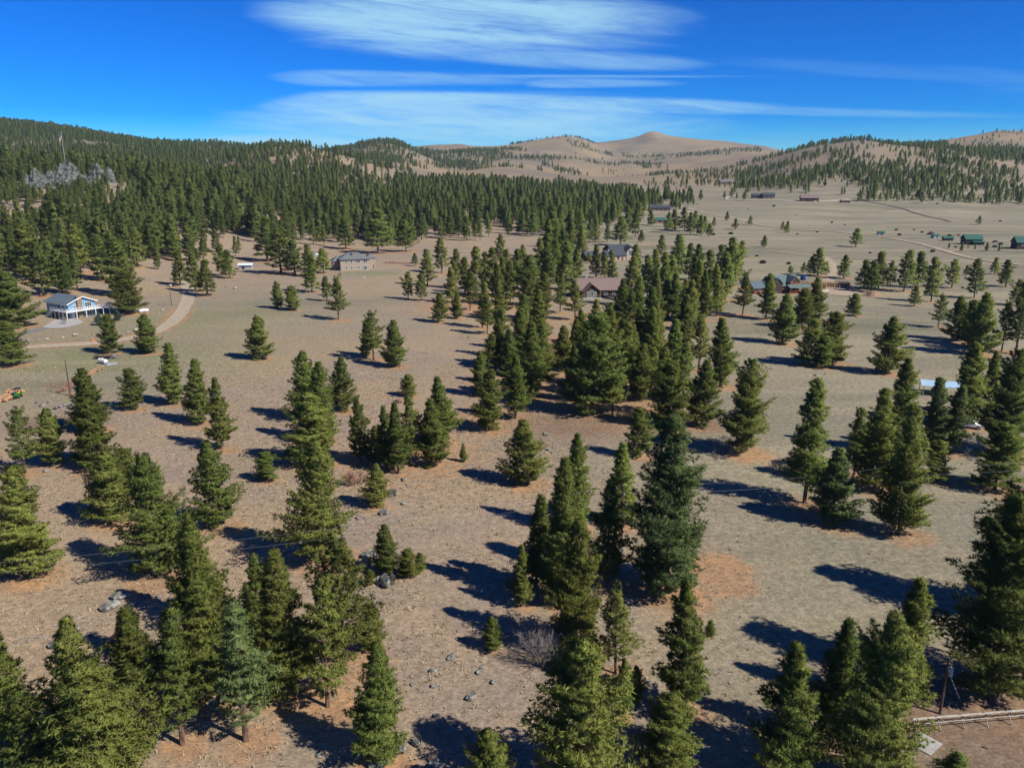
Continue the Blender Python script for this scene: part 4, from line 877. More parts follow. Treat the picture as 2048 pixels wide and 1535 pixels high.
for (x, cy, hw, h, rs_) in ((7.53, 1., 4.5, 3.4, 2.6), (-9.0+.03, 5, 4, 3.2, 2.4)):
    mb = MB(); mb.add([(x, cy-hw, h-.1), (x, cy+hw, h-.1), (x, cy, h+rs_-.1), (x+.06, cy-hw, h-.1), (x+.06, cy+hw, h-.1), (x+.06, cy, h+rs_-.1)], [(0, 1, 2), (3, 4, 5), (0, 1, 4, 3), (1, 2, 5, 4), (2, 0, 3, 5)]); mb.build('gable_panel', M['red_wood'], _e)
def log_house():
    e = house('log_house', 'red log house with blue-green roof, dormer gable and railed porch', 'house', (LOG[0]+1.5, LOG[1]+8), 14,
      [(3, 1, 14, 10, 3.6, 3.8, 'x', 'log_red', 'roof_teal'), (6.2, -2.6, 4.6, 6.5, 5.2, 2.3, 'y', 'log_red', 'roof_teal'), (-9, -1, 10, 8, 3.0, 2.2, 'x', 'log_red', 'roof_grey'), (-2.2, -2.4, 4.4, 6.5, 4.6, 2.2, 'y', 'dark_wood', 'roof_teal')],
      [('y-', -5.85, 6.2, 5.0, 1.6, 1.5, 'log_red', 1), ('y-', -5., -8, 1., 1.5, 1.4), ('y-', -5., -11.5, 1., 1.3, 1.4), ('y-', -4., 9, .9, 1.6, 1.5)], [('y-', -5.85, 6.0, .1, 1.1, 2.1, 'dark_wood')], [(-4.6, 1.6, 6.6, .6, 'stone_brown')],
      [(2.6, -8.2, 2.9, 'log_red'), (6.2, -8.2, 2.9, 'log_red'), (9.8, -8.2, 2.9, 'log_red'), (12.8, -8.2, 2.9, 'log_red')])
    mb = MB(); mb.add([(2., -8.9, 2.75), (13.6, -8.9, 2.75), (13.6, -5.9, 3.9), (2., -5.9, 3.9), (2., -8.9, 2.93), (13.6, -8.9, 2.93), (13.6, -5.9, 4.08), (2., -5.9, 4.08)], [(0, 3, 2, 1), (4, 5, 6, 7), (0, 1, 5, 4), (1, 2, 6, 5), (2, 3, 7, 6), (3, 0, 4, 7)]); mb.build('porch_roof', M['roof_teal'], e)
    mb = MB(); mb.box(2., 13.4, -8.6, -5.9, -.3, .5); mb.build('porch_floor', M['log_red'], e)
    for x0, x1 in ((2.6, 6.2), (6.2, 9.8), (9.8, 12.8)):
        mb = MB(); mb.bar((x0, -8.3, 1.4), (x1, -8.3, 1.4), .12); mb.bar((x0, -8.3, .9), (x1, -8.3, .9), .1); mb.build('railing', M['log_red'], e)
log_house()
# --- half built walls
def framing():
    e = empty('framed_walls', (FRAME[0], FRAME[1]+3, gz(FRAME[0], FRAME[1]+3)), R(-8)); tag(e, 'half built timber frame walls with brown sheathing and pale studs', 'building site')
    def panel(a, b, sheath=True, h=2.9):
        a = Vector(a); b = Vector(b); n = max(2, int((b-a).length/.62)); mb = MB()
        mb.bar(a+Vector((0, 0, .05)), b+Vector((0, 0, .05)), .14, .1)
        for z in (h, h+.11): mb.bar(a+Vector((0, 0, z)), b+Vector((0, 0, z)), .14, .1)
        for k in range(n+1): q = a.lerp(b, k/n); mb.bar(q, q+Vector((0, 0, h)), .14, .1)
        o = mb.build('stud_wall', M['lumber'], e)
        if sheath:
            d = (b-a).normalized(); nn = Vector((d.y, -d.x, 0))*-.12; m2 = MB(); m2.bar(a+nn+Vector((0, 0, h*.42)), b+nn+Vector((0, 0, h*.42)), .03, h*.84); m2.build('sheathing', M['sheath'], o)
    panel((-12, 3, 0), (12, 3, 0)); panel((-12, 3, 0), (-12, -3, 0)); panel((12, 3, 0), (12, -2, 0)); panel((-12, -3, 0), (-6.5, -3, 0)); panel((-3.5, -3, 0), (0.5, -3.4, 0)); panel((3, -2.6, 0), (6, -2.6, 0), False); panel((0.5, 3, 0), (.5, -3.4, 0), False); panel((-6.5, 3, 0), (-6.5, -3, 0))
    for (a, b) in (((-9, -3, 2.6), (-9, -5.4, 0)), ((-1.5, -3.3, 2.6), (-1.5, -5.6, 0)), ((8.5, 3, 2.7), (7.5, -1, 0)), ((12, -1, 2.7), (14, -3.5, 0)), ((4.5, -2.6, 2.7), (4.5, -5, 0)), ((2, 3, 2.7), (2, .4, 0))):
        mb = MB(); mb.bar(a, b, .12, .16); mb.build('brace', M['lumber'], e)
    s = MB(); s.box(-12.6, 12.6, -3.9, 3.5, -.5, -.01); s.build('slab', M['concrete'], e)
framing()
def lumber(x, y, rz, n, ln, label):
    e = MB()
    for k in range(n): e.box(-ln/2, ln/2, -.6+k*.25, -.4+k*.25, 0, .18+.05*(k % 3))
    o = e.build('lumber_stack', M['white_paint'] if n < 4 else M['lumber'], None, loc=(x, y, gz(x, y)+.03), rot=(0, 0, R(rz))); tag(o, label, 'lumber')
lumber(FRAME[0]-3, FRAME[1]-7, 18, 3, 5, 'pale boards lying on the dirt in front of the framed walls')
lumber(FRAME[0]-19, FRAME[1]-14, 25, 5, 4, 'low stack of lumber on the grass below the framed walls')
# --- sheds, barns, far houses
def simple(name, label, cat, loc, rz, w_, d_, h, rise, ridge, wm, rm, wins=(), doors=(), extra=(), **kw):
    return house(name, label, cat, loc, rz, [(0, 0, w_, d_, h, rise, ridge, wm, rm)]+list(extra), wins, doors, **kw)
simple('garden_shed', 'little grey shed with a white metal roof below the forest', 'shed', SHED, 6, 7., 3.6, 2.6, .7, 'x', 'shed_grey', 'white_metal', [('y-', -1.8, 2., 1., .9, .9)], [('y-', -1.8, -1.2, .1, 1.4, 2.)])
simple('far_two_storey_house', 'small blue-grey roofed two storey house against the dark forest', 'house', FARH1, -22, 10, 9, 6.2, 3, 'x', 'brown_wall', 'roof_dark', [('y-', -4.5, -2.4, 3.8, 1.6, 1.5), ('y-', -4.5, 2.2, 3.8, 1.6, 1.5), ('x+', 5, 0, 3.4, 2.2, 1.8), ('y-', -4.5, 0, .8, 2., 1.6)], [], [(6.2, 0, 3, 9, 3.2, .8, 'y', 'tan_siding', 'roof_slate')])
simple('long_dark_house', 'long low house with a dark roof beside pale parking', 'house', FARH2, -4, 22, 10, 3.4, 2.6, 'x', 'brown_wall', 'roof_dark', [('y-', -5, k, 1., 2, 1.5) for k in (-7, -2, 3, 8)])
apron('pale_parking', [(FARH2[0]+8, FARH2[1]-14), (FARH2[0]+34, FARH2[1]-18), (FARH2[0]+36, FARH2[1]-8), (FARH2[0]+14, FARH2[1]-6)], 'pale_dirt', .35, 'pale parking strip beside the long dark house')
simple('green_roof_cabin', 'red cabin with a faded green roof behind the field pines', 'cabin', CABIN, 4, 11, 7, 3., 2.2, 'x', 'log_red', 'roof_green', [('y-', -3.5, -3, 1, 1.4, 1.3), ('y-', -3.5, 3, 1, 1.4, 1.3)], [('y-', -3.5, 0, .05)])
simple('ranch_house', 'long brown ranch house with dark roof above the dirt loop', 'house', RANCH, -6, 16, 10, 4.2, 3, 'x', 'brown_wall', 'roof_dark', [('y-', -5, k, 1.6, 2.2, 1.6) for k in (-5, 0, 5)], [], [(-15, 4, 13, 8, 3.6, 2.4, 'x', 'brown_wall', 'roof_dark')])
simple('brown_barn', 'brown roofed barn standing on the far green field', 'barn', BARN3, -10, 22, 12, 4.2, 4.2, 'x', 'brown_wall', 'roof_brown', [], [('y-', -6, -3, 0, 3.4, 3.4), ('y-', -6, 5, 0, 3.4, 3.4)])
simple('red_field_shed', 'tiny red open shed in a pale corral on the far field', 'shed', REDSHED, 0, 12, 5, 2.6, 1., 'x', 'red_wood', 'roof_brown', [], [('y-', -2.5, 0, 0, 3., 2.)])
simple('hill_foot_house', 'low house with a pale roofed wing at the foot of the far wooded hill', 'house', FARH3, 10, 24, 12, 4.5, 3.4, 'x', 'brown_wall', 'roof_slate', [('y-', -6, k, 1.6, 2.2, 1.6) for k in (-7, 0, 7)], [], [(24, -4, 14, 9, 3.4, 2.4, 'x', 'tan_siding', 'white_metal')])
simple('green_barn', 'dark barn with a bright green metal roof and lean-to', 'barn', BARN, -4, 12, 9, 4.2, 3.0, 'x', 'dark_wood', 'roof_green', [], [('x-', -6, 0, 0, 2.6, 3.), ('y-', -4.5, -3.5, 0, 2.2, 2.6)], [(2.2, -6.2, 7.5, 3.4, 2.2, .5, 'x', 'dark_wood', 'roof_green')])
simple('green_roof_house', 'dark house with a green roof beyond the spruce row', 'house', BARN2, -8, 13, 10, 5., 3.6, 'x', 'dark_wood', 'roof_green', [('y-', -5, -3, 2.2, 1.6, 1.6), ('y-', -5, 2, 2.2, 1.6, 1.6)])
for k, (p, w_, lab) in enumerate(((SHED1, 7, 'low long shed with a faded green roof beside the green barn'), (SHED2, 5, 'small turquoise roofed shed between hay pile and low shed'), (SHED3, 5, 'lone turquoise roofed hut beside the dirt ranch road'))):
    simple('field_shed', lab, 'shed', p, (-3, 8, -6)[k], w_, 4, 2.2, 1.1, 'x', 'brown_wall' if k == 0 else 'shed_grey', 'roof_green', [], [('y-', -2, .4, 0, 1.2, 1.8)], group='small sheds on the far field')
def carport():
    e = empty('carport', (CARPORT[0], CARPORT[1]+2, gz(*CARPORT)), R(-16)); tag(e, 'pale blue metal carport roof on posts among dark pines', 'carport')
    mb = MB(); gable_roof(mb, 0, 0, 9.5, 5.4, 2.6, .8, 'x', .3, .1); mb.build('roof', M['pale_blue_metal'], e)
    for x in (-4.4, 0, 4.4):
        for y in (-2.5, 2.5):
            mb = MB(); mb.box(x-.07, x+.07, y-.07, y+.07, -.3, 2.66); mb.build('post', M['galv'], e)
carport()
def porta():
    e = empty('portable_toilet', (PORTA[0], PORTA[1], gz(*PORTA)), R(-20)); tag(e, 'blue portable toilet with a white door beside the lodge', 'toilet')
    mb = MB(); mb.box(-1.2, 1.2, -1.1, 1.1, 0, 2.9); mb.build('body', M['blue_siding'], e)
    mb = MB(); mb.prism([(-1.3, 2.9), (-1.3, 3.0), (0, 3.3), (1.3, 3.0), (1.3, 2.9)], -1.2, 1.2); mb.build('roof', M['white_paint'], e)
    mb = MB(); mb.box(-.9, .9, -1.16, -1.1, .1, 2.7); mb.build('door', M['white_paint'], e)
porta()
# ------------------------------------------------------------------ rocks
import bmesh
def rock_mesh(name, seed, dims, cuts=14, sub=3, rough=.07, point=0.):
    rs = np.random.RandomState(seed); bm = bmesh.new(); bmesh.ops.create_icosphere(bm, subdivisions=sub, radius=1.)
    P = np.array([v.co[:] for v in bm.verts])
    for _ in range(cuts):
        n = unit(rs.normal(0, 1, 3)); d = rs.uniform(.55, .85); k = np.maximum(P @ n - d, 0); P = P - k[:, None]*n
    P += rough*np.stack([fbm(P[:, 0]*2.3+seed, P[:, 1]*2.3+P[:, 2]*1.7+k_, 3) for k_ in (1., 7., 13.)], 1)*2
    if point: P[:, :2] *= (1-point*np.clip(P[:, 2:3], -.2, 1))
    P = P*np.array(dims)
    for v, p in zip(bm.verts, P): v.co = p
    me = bpy.data.meshes.new(name); bm.to_mesh(me); bm.free(); return me
ROCKS = [rock_mesh('boulder_%s' % k, 40+i, d_) for i, (k, d_) in enumerate((('a', (1, .8, .62)), ('b', (.8, 1, .55)), ('c', (1.1, .7, .5)), ('d', (.9, .9, .75))))]
SLABM = [rock_mesh('slab_%s' % k, 60+i, d_, 10) for i, (k, d_) in enumerate((('a', (.45, 1.0, 1.05)), ('b', (.38, .9, 1.1)), ('c', (1.3, 1.0, .45))))]
def rock(p, size, me, m_, name, label, group, rz=None, tilt=0., sink=.18):
    o = bpy.data.objects.new(name, me); COL.objects.link(o)
    if not me.materials: me.materials.append(M[m_])
    elif me.materials[0] != M[m_]:
        nm = me.name.split('.')[0]+'_'+m_; me2 = bpy.data.meshes.get(nm)
        if me2 is None: me2 = me.copy(); me2.name = nm; me2.materials[0] = M[m_]
        o.data = me2
    o.location = (p[0], p[1], gz(p[0], p[1])+size*sink); o.rotation_euler = (tilt, tilt*.4, random.uniform(0, 6.28) if rz is None else rz); o.scale = (size*.5,)*3
    o.scale = (size*.55, size*.55, size*.55)
    return tag(o, label, 'rock', group)
for i, (x, y, s) in enumerate(BOULDERS):
    rock((x, y), s*1.35, ROCKS[i % 4], 'rock_pale', 'boulder', 'pale boulder set along the driveway edge by the blue house' if i < 12 else 'pale boulder under the pines above the driveway', 'pale boulders along the driveway')
def where_rock(x, y):
    if y > 200: return 'among the pines of the middle grove' if x > 10 else 'on the pale upper meadow'
    if x > 40: return 'on the grey field at the foot of the pines'
    if y < 82: return 'half buried in rough grass below the grove'
    if x < -25: return 'on the rocky shelf of the lower meadow'
    return 'on the bare grass beside the leafless shrubs'
for i, (x, y, s) in enumerate(STONES):
    rock((x, y), s*1.25, ROCKS[(i*3+1) % 4], 'rock', 'stone', ('large' if s > 1.05 else 'knee high' if s > .72 else 'small')+' grey stone '+where_rock(x, y), 'grey stones '+where_rock(x, y))
for i, (x, y, s) in enumerate(SLABS):
    flat = i in (3, 11, 12, 13, 14, 17)
    rock((x, y), s*(.95 if flat else 1.35), SLABM[2] if flat else SLABM[i % 2], 'rock', 'rock_slab', ('flat lichen covered rock ledge ' if flat else 'upright tilted grey rock slab ')+('beside the young pine and bushes' if i < 5 else where_rock(x, y)), 'rock slabs '+where_rock(x, y), rz=.5+.25*(i % 3), tilt=.05 if flat else .35, sink=.12 if flat else .3)
for i, (x, y, s) in enumerate(RUBBLE):
    rock((x, y), s*1.7, ROCKS[i % 4], 'rock', 'rubble_block', 'angular grey block in the rubble heap below the utility pole', 'rubble heap below the utility pole', tilt=.3*(i % 3))
def outcrop(p, parts_, label, name='rock_outcrop', group=None):
    """a crag: shoulders and spires of one rock mass"""
    z = gz(*p); bmx = bmesh.new()
    for (dx, dy, w_, d_, h, pt, sd_) in parts_:
        me = rock_mesh('tmp', sd_, (w_, d_, h), 26, 4, .13, pt); b2 = bmesh.new(); b2.from_mesh(me)
        bmesh.ops.translate(b2, verts=b2.verts, vec=(dx, dy, gz(p[0]+dx, p[1]+dy)-z)); t2 = bpy.data.meshes.new('t2'); b2.to_mesh(t2); b2.free(); bmx.from_mesh(t2)
        bpy.data.meshes.remove(me); bpy.data.meshes.remove(t2)
    me = bpy.data.meshes.new(name); bmx.to_mesh(me); bmx.free()
    return tag(obj(name, me, M['crag'], None, (p[0], p[1], z)), label, 'rock outcrop', group)
M['crag'] = mat('crag', (.105, .112, .098), .95, .45, .35, bump=.5)
def crag(p, rx, ry, H, seed, label, peaks):
    """one jagged rock mass standing out of the slope"""
    n, k = 96, 44; z0 = gz(*p); V = [(0, 0, H)]
    for j in range(1, k+1):
        for i in range(n):
            a = 2*math.pi*i/n; q = j/k; rr = 1+.22*(vnoise(i*.22+seed, 3.3)-.5); x = rx*q*rr*math.cos(a); y = ry*q*rr*math.sin(a); z = 0
            for (px, py, ph, pr) in peaks: z = max(z, ph*max(0, 1-(math.hypot(x-px, (y-py)*1.3)/pr)**1.15))
            rd = 1-abs(2*vnoise(x*.16+seed, y*.16+z*.05)-1); r2 = 1-abs(2*vnoise(x*.45+seed*2, y*.45+5)-1)
            z = z*(.78+.30*rd)+1.8*(r2-.5)
            z = max(z, 0)+gz(p[0]+x, p[1]+y)-z0-(3 if j == k else .6)
            V.append((x+1.2*(vnoise(x*.5, z*.4)-.5), y+1.2*(vnoise(y*.5+9, z*.4)-.5), z))
    V[0] = (0, 0, sum(V[1+i][2] for i in range(n))/n)
    F = [(0, 1+i, 1+(i+1) % n) for i in range(n)]+[(1+(j-1)*n+i, 1+j*n+i, 1+j*n+(i+1) % n, 1+(j-1)*n+(i+1) % n) for j in range(1, k) for i in range(n)]
    me = bpy.data.meshes.new('rock_outcrop'); me.from_pydata(V, [], F); me.update()
    return tag(obj('rock_outcrop', me, M['crag'], None, (p[0], p[1], z0)), label, 'rock outcrop')
crag(KNOB[0], 26, 17, 24, 3., 'tall pointed grey crag carrying the flagpole', [(0, 0, 24, 20), (-12, -3, 14, 15), (13, -2, 12, 15)])
crag(KNOB[2], 13, 10, 14, 8., 'blocky grey crag shoulder with dark clefts below the flagpole crag', [(2, 0, 17, 13), (-6, -2, 13, 9)])
crag(KNOB[3], 17, 11, 12, 14., 'broken grey crag in the trees next to the flagpole crag', [(-3, 0, 17, 13), (8, -1, 14, 10)])
for i, p in enumerate(RIDGE_ROCK):
    s = 1.0 if p[1] > 1200 else .7
    outcrop(p, [(0, 0, 14*s, 10*s, 15*s, .4, 90+i), (10*s, 2, 9*s, 8*s, 10*s, .3, 95+i), (-9*s, -3, 8*s, 7*s, 9*s, .3, 99+i)], ('pale rock tor poking from the forested ridge' if p[1] > 1200 else 'reddish rock face at the edge of the hillside forest'), 'rock_tor', 'rock tors in the forest')
# --- flagpole on the crag
def flag():
    bx, by = KNOB[0]; z0 = gz(bx, by)+20.5; e = empty('flagpole', (bx, by, z0)); tag(e, 'tall flagpole with a limp striped flag on the pointed crag', 'flagpole')
    mb = MB(); mb.cyl((0, 0, -2.5), (0, 0, 25), .22, .12, 8); mb.build('pole', M['galv'], e)
    mb = MB(); mb.cyl((0, 0, 25), (0, 0, 25.4), .25, .1, 8); mb.build('finial', M['yellow_paint'], e)
    W, Hh, nx, nz = 3.0, 6.6, 22, 14; V = []; F = []
    for j in range(nz+1):
        for i in range(nx+1):
            q = i/nx; V.append((-.15-q*W*.62, .55*math.sin(q*9+j*.15)*q**.5, 24.3-j/nz*Hh*.62-q*Hh*.42*(1-.2*math.sin(q*3))))
    F = [(j*(nx+1)+i, j*(nx+1)+i+1, (j+1)*(nx+1)+i+1, (j+1)*(nx+1)+i) for j in range(nz) for i in range(nx)]
    me = np_mesh('flag', V, F, True, 4); f = me.polygons
    for nm in ('white_paint', 'red_paint', 'blue_tarp'): me.materials.append(M[nm])
    for j in range(nz):
        for i in range(nx): f[j*nx+i].material_index = 2 if (i < nx*.42 and j < nz*.54) else (1 if j % 2 == 0 else 0)
    obj('flag', me, None, e)
flag()
# ------------------------------------------------------------------ poles and wires
def pole(p, h, label, arm=True, name='utility_pole', r=.15):
    e = empty(name, (p[0], p[1], gz(*p)), R(14)); tag(e, label, 'utility pole')
    mb = MB(); mb.cyl((0, 0, -.5), (0, 0, h), r, r*.72, 8); mb.build('post', M['pole_wood'], e)
    if arm:
        mb = MB(); mb.cyl((0, 0, h), (0, 0, h+.25), .05, .04, 6); mb.build('insulator', M['galv'], e)
        mb = MB(); mb.box(-.05, .05, -.28, -.14, h-1.35, h-1.15); mb.build('bracket', M['galv'], e)
    return e
pole(POLES[0], 9.2, 'bare dark pole with a reddish foot above the rubble heap', False, r=.17)
mb = MB(); mb.cyl((0, 0, -.3), (.05, .1, 2.0), .24, .22, 8); _o = mb.build('pole_brace', M['rusty'], None, loc=(POLES[0][0]+.2, POLES[0][1]-.25, gz(*POLES[0]))); tag(_o, 'rusty stub braced against the bare dark pole', 'post')
pl_ = pole(POLES[1], 9.0, 'slim pole with a pale lamp beside the driveway bend', False, 'lamp_pole')
mb = MB(); mb.box(-.1, .9, -.16, .16, 8.75, 8.95); mb.cyl((.7, 0, 8.75), (.7, 0, 8.4), .18, .28, 8); mb.build('lamp', M['white_paint'], pl_)
P2, P3 = POLES[2], POLES[3]
pole(P2, 9.6, 'brown utility pole amid the close pines by the large blue-green pine'); pole(P3, 8.0, 'dark utility pole on the grey field beside a tall open pine')
PW, PE = (-74., 86.), (103., 129.)
pole(PW, 9.0, 'utility pole carrying the wires beyond the lower meadow'); pole(PE, 8.4, 'utility pole carrying the wires beyond the grey field')
def wire(a, ha, b, hb, sag, label, group):
    A = Vector((a[0], a[1], gz(*a)+ha)); B = Vector((b[0], b[1], gz(*b)+hb)); mb = MB(); n = 24; pr = None
    for k in range(n+1):
        q = k/n; p = A.lerp(B, q); p.z -= sag*4*q*(1-q)
        if pr: mb.cyl(pr, p, .010, .010, 4)
        pr = p
    tag(mb.build('power_line', M['wire'], None), label, 'wire', group)
for (a, ha, b, hb, s_, lab) in ((PW, 9.2, P2, 9.8, 1.4, 'over the lower meadow'), (P2, 9.8, P3, 8.2, .8, 'between the two dark utility poles'), (P3, 8.2, PE, 8.6, .8, 'over the grey field')):
    wire(a, ha, b, hb, s_, 'upper power line strung '+lab, 'power lines'); wire(a, ha-1.25, b, hb-1.25, s_*1.1, 'lower power line strung '+lab, 'power lines')
# pole with transformer and guy wire in the corner yard
e = pole(POLES[4], 6.6, 'utility pole with a grey transformer and striped guy wire by the pipe fence'); x0, y0 = POLES[4]
mb = MB(); mb.cyl((.28, -.2, 4.6), (.28, -.2, 5.5), .24, .24, 12); mb.cyl((.28, -.2, 5.5), (.28, -.2, 5.58), .26, .2, 12); tr_ = mb.build('transformer', M['shed_grey'], e)
mb = MB(); mb.cyl((.28, -.2, 5.58), (.28, -.2, 5.85), .05, .04, 6); mb.build('bushing', M['white_paint'], tr_)
mb = MB(); mb.cyl((0, 0, 5.4), (3.6, 1.1, 0), .02, .02, 5); g1 = mb.build('guy_wire', M['wire'], e)
for k in range(7):
    q0, q1 = .06+.125*k, .13+.125*k; A = Vector((0, 0, 5.4)); B = Vector((3.6, 1.1, 0)); mb = MB(); mb.cyl(A.lerp(B, q0), A.lerp(B, q1), .05, .05, 6); mb.build('guard_band', M['white_paint'], g1)
# ------------------------------------------------------------------ pipe fence and pad
def pipe_fence():
    a = Vector(FENCE0); b = Vector(FENCE1)+Vector((6, .7)); d = (b-a); ln = d.length; d.normalize(); e = empty('rail_fence', (a.x, a.y, gz(*a)), math.atan2(d.y, d.x)); tag(e, 'pale jackleg rail fence along the bare dirt corner yard', 'fence')
    zf = lambda s: gz(*(a+d*s))-gz(*a)
    n = int(ln/2.6)
    for k in range(n+1):
        s = k*2.6; z = zf(s)
        mb = MB(); mb.bar((s, -.75, z-.15), (s, .25, z+1.25), .09, .09); mb.bar((s+.1, .7, z-.15), (s+.1, -.2, z+1.2), .09, .09); mb.build('jack_leg', M['grey_wood'], e)
        if k < n:
            for (yy, zz, r) in ((-.02, 1.16, .075), (-.28, .82, .055), (.32, 1.0, .055)):
                mb = MB(); mb.cyl((s-.15, yy, z+zz), (s+2.75, yy, zf(s+2.6)+zz+.02), r, r*.9, 7); mb.build('rail', M['rail_wood'], e)
M['rail_wood'] = mat('rail_wood', (.40, .37, .32), .9, .15, 3)
pipe_fence()
mb = MB(); mb.box(-1.3, 1.3, -1.1, 1.1, -.2, .08); tag(mb.build('concrete_slab', M['concrete'], None, loc=(SLAB[0], SLAB[1], gz(*SLAB)), rot=(0, 0, R(38))), 'square pale concrete slab on bare dirt below the rail fence', 'slab')
mb = MB(); mb.box(-.25, .25, -.1, .1, 0, .14); tag(mb.build('wood_block', M['bark'], None, loc=(SLAB[0]+5.6, SLAB[1]-.6, gz(*SLAB)), rot=(0, 0, -.5)), 'short dark wood block lying on the bare dirt yard', 'wood')
# ------------------------------------------------------------------ small fences, logs, piles
def stick_fence(pts_, label, name='pole_fence', h=1.2, step=3., m_='grey_wood', rails=2):
    e = empty(name, (pts_[0][0], pts_[0][1], gz(*pts_[0]))); tag(e, label, 'fence'); o = Vector(e.location)
    for (p, q) in zip(pts_[:-1], pts_[1:]):
        p = Vector(p); q = Vector(q); n = max(1, int((q-p).length/step)); L_ = []
        for k in range(n+1): r = p.lerp(q, k/n); L_.append(Vector((r.x, r.y, gz(r.x, r.y)))-o)
        for k, v in enumerate(L_):
            mb = MB(); mb.cyl(v-Vector((0, 0, .2)), v+Vector((0, 0, h)), .07, .06, 6); mb.build('post', M[m_], e)
            if k < n and rails:
                for z in [h*.9, h*.5][:rails]:
                    mb = MB(); mb.cyl(v+Vector((0, 0, z)), L_[k+1]+Vector((0, 0, z)), .045, .04, 5); mb.build('rail', M[m_], e)
px_, py_ = PEN
stick_fence([(px_-3, py_+2), (px_+4, py_+4), (px_+7, py_-2), (px_+3, py_-5)], 'small grey rail pen on the field below the log house', 'rail_pen')
stick_fence([(STUBF[0]-2, STUBF[1]), (STUBF[0]+1, STUBF[1]-1), (STUBF[0]+2, STUBF[1]+2)], 'stub of weathered rail fence on the upper meadow', step=2)
stick_fence([(300, 600), (330, 596), (372, 592), (400, 590)], 'post fence along the paddock lane below the green barn', step=7)
stick_fence([(385, 1050), (420, 1052), (455, 1048)], 'pale corral fence around the red field shed', step=9)
rd_ = smooth_path(ROAD_MAIN, 40); rd_ = [(p.x, p.y-9) for p in rd_ if p.x > 95 and p.x < 330]
stick_fence(rd_, 'long line of wire fence posts beside the dirt road', 'wire_fence', 1.3, 9, 'pole_wood', 1)
def log(p, ln, r, rz, label, group=None, m_='grey_wood', name='fallen_log'):
    mb = MB(); mb.cyl((-ln/2, 0, r*.8), (ln/2, 0, r*.7), r, r*.6, 8)
    for k in range(4): x = -ln*.1+ln*.14*k; mb.cyl((x, 0, r), (x+.35, (-1)**k*.7, r+.45), r*.22, r*.1, 4)
    tag(mb.build(name, M[m_], None, loc=(p[0], p[1], gz(*p)), rot=(0, 0, rz)), label, 'log', group)
log(LOG1, 6.0, .22, 2.3, 'old double log lying on the meadow behind a tall pine')
for k, (dx, dy, l_, a) in enumerate(((0, 0, 5, .5), (1.2, 1.6, 6, .75), (-3, -1, 4, .1), (2, -.8, 4.5, .4), (-5, -3.4, 5, .9), (-1, 2.8, 4, .6))):
    log((LOGS3[0]-10+dx, LOGS3[1]-.5+dy), l_, .12, a, 'bleached fallen trunk in the deadwood beside the lichen rocks', 'deadwood beside the lichen rocks')
def woodpile(p, q, label, n, name='wood_pile', m_='cut_wood', spread=.8, sz=.9):
    mb = MB(); rs = random.Random(n); o = Vector((p[0], p[1], gz(*p)))
    for k in range(n):
        t_ = rs.random(); x = p[0]+(q[0]-p[0])*t_+rs.gauss(0, spread*.5); y = p[1]+(q[1]-p[1])*t_+rs.gauss(0, spread*.5); a = rs.uniform(0, 6.28); l_ = rs.uniform(.5, 1.3)*sz; zz = gz(x, y)+rs.uniform(.08, .55)
        c_ = Vector((x, y, zz))-o; d_ = Vector((math.cos(a), math.sin(a), rs.uniform(-.2, .3)))*l_*.5; mb.cyl(c_-d_, c_+d_, .13*sz, .12*sz, 6)
    tag(mb.build(name, M[m_], None, loc=o), label, 'wood pile')
_w = lambda t0: (WOODROW0[0]+(WOODROW1[0]-WOODROW0[0])*t0, WOODROW0[1]+(WOODROW1[1]-WOODROW0[1])*t0)
woodpile(_w(.0), _w(.36), 'ragged row of orange split firewood behind a tall pine', 110)
woodpile(_w(.42), _w(.8), 'reddish row of firewood beside the bare dark pole', 110, m_='russet_twig')
woodpile(_w(.84), _w(1.0), 'scattered brushwood at the end of the firewood row', 50, m_='russet_twig')
woodpile(PILE, (PILE[0]+1.5, PILE[1]-3), 'heap of grey and red wood under the driveway pine', 90, m_='dead_twig', spread=1.6)
woodpile(LOGS0, LOGS1, 'long heap of orange poles behind the green tractor', 60, sz=2.6, spread=1.6)
woodpile((PIT[0]-6, PIT[1]), (PIT[0]+9, PIT[1]-3), 'low ring of reddish logs and stones beside the tan house lawn', 90, m_='russet_twig', sz=1.6, spread=2.5)
woodpile((1.+STONES[25][0], STONES[25][1]), (STONES[25][0]+2, STONES[25][1]-2), 'small burnt wood heap under the grove', 40, m_='russet_twig', sz=.9, spread=.5)
# mound of soil, tarp, tanks
def mound(p, r, h, label, m_='soil', name='dirt_mound'):
    V = [(0, 0, h)]; n, k = 28, 9
    for j in range(1, k+1):
        for i in range(n):
            a = 2*math.pi*i/n; q = j/k; rr = r*q*(1+.15*math.sin(a*3+1)); V.append((rr*math.cos(a), rr*math.sin(a)*.8, h*(.5+.5*math.cos(math.pi*q))*(1+.25*(vnoise(i*.9+9, j*1.3)-.5))-.08*(j == k)))
    F = [(0, 1+i, 1+(i+1) % n) for i in range(n)]+[(1+(j-1)*n+i, 1+j*n+i, 1+j*n+(i+1) % n, 1+(j-1)*n+(i+1) % n) for j in range(1, k) for i in range(n)]
    me = bpy.data.meshes.new(name); me.from_pydata(V, [], F); me.update(); tag(obj(name, me, M[m_], None, (p[0], p[1], gz(*p))), label, 'mound')
mound(MOUND, 5.5, 2.2, 'rounded brown dirt mound beside the building yard')
mound(HAY, 5, 2.6, 'dark brown heap above the small field sheds', 'dark_wood', 'manure_heap')
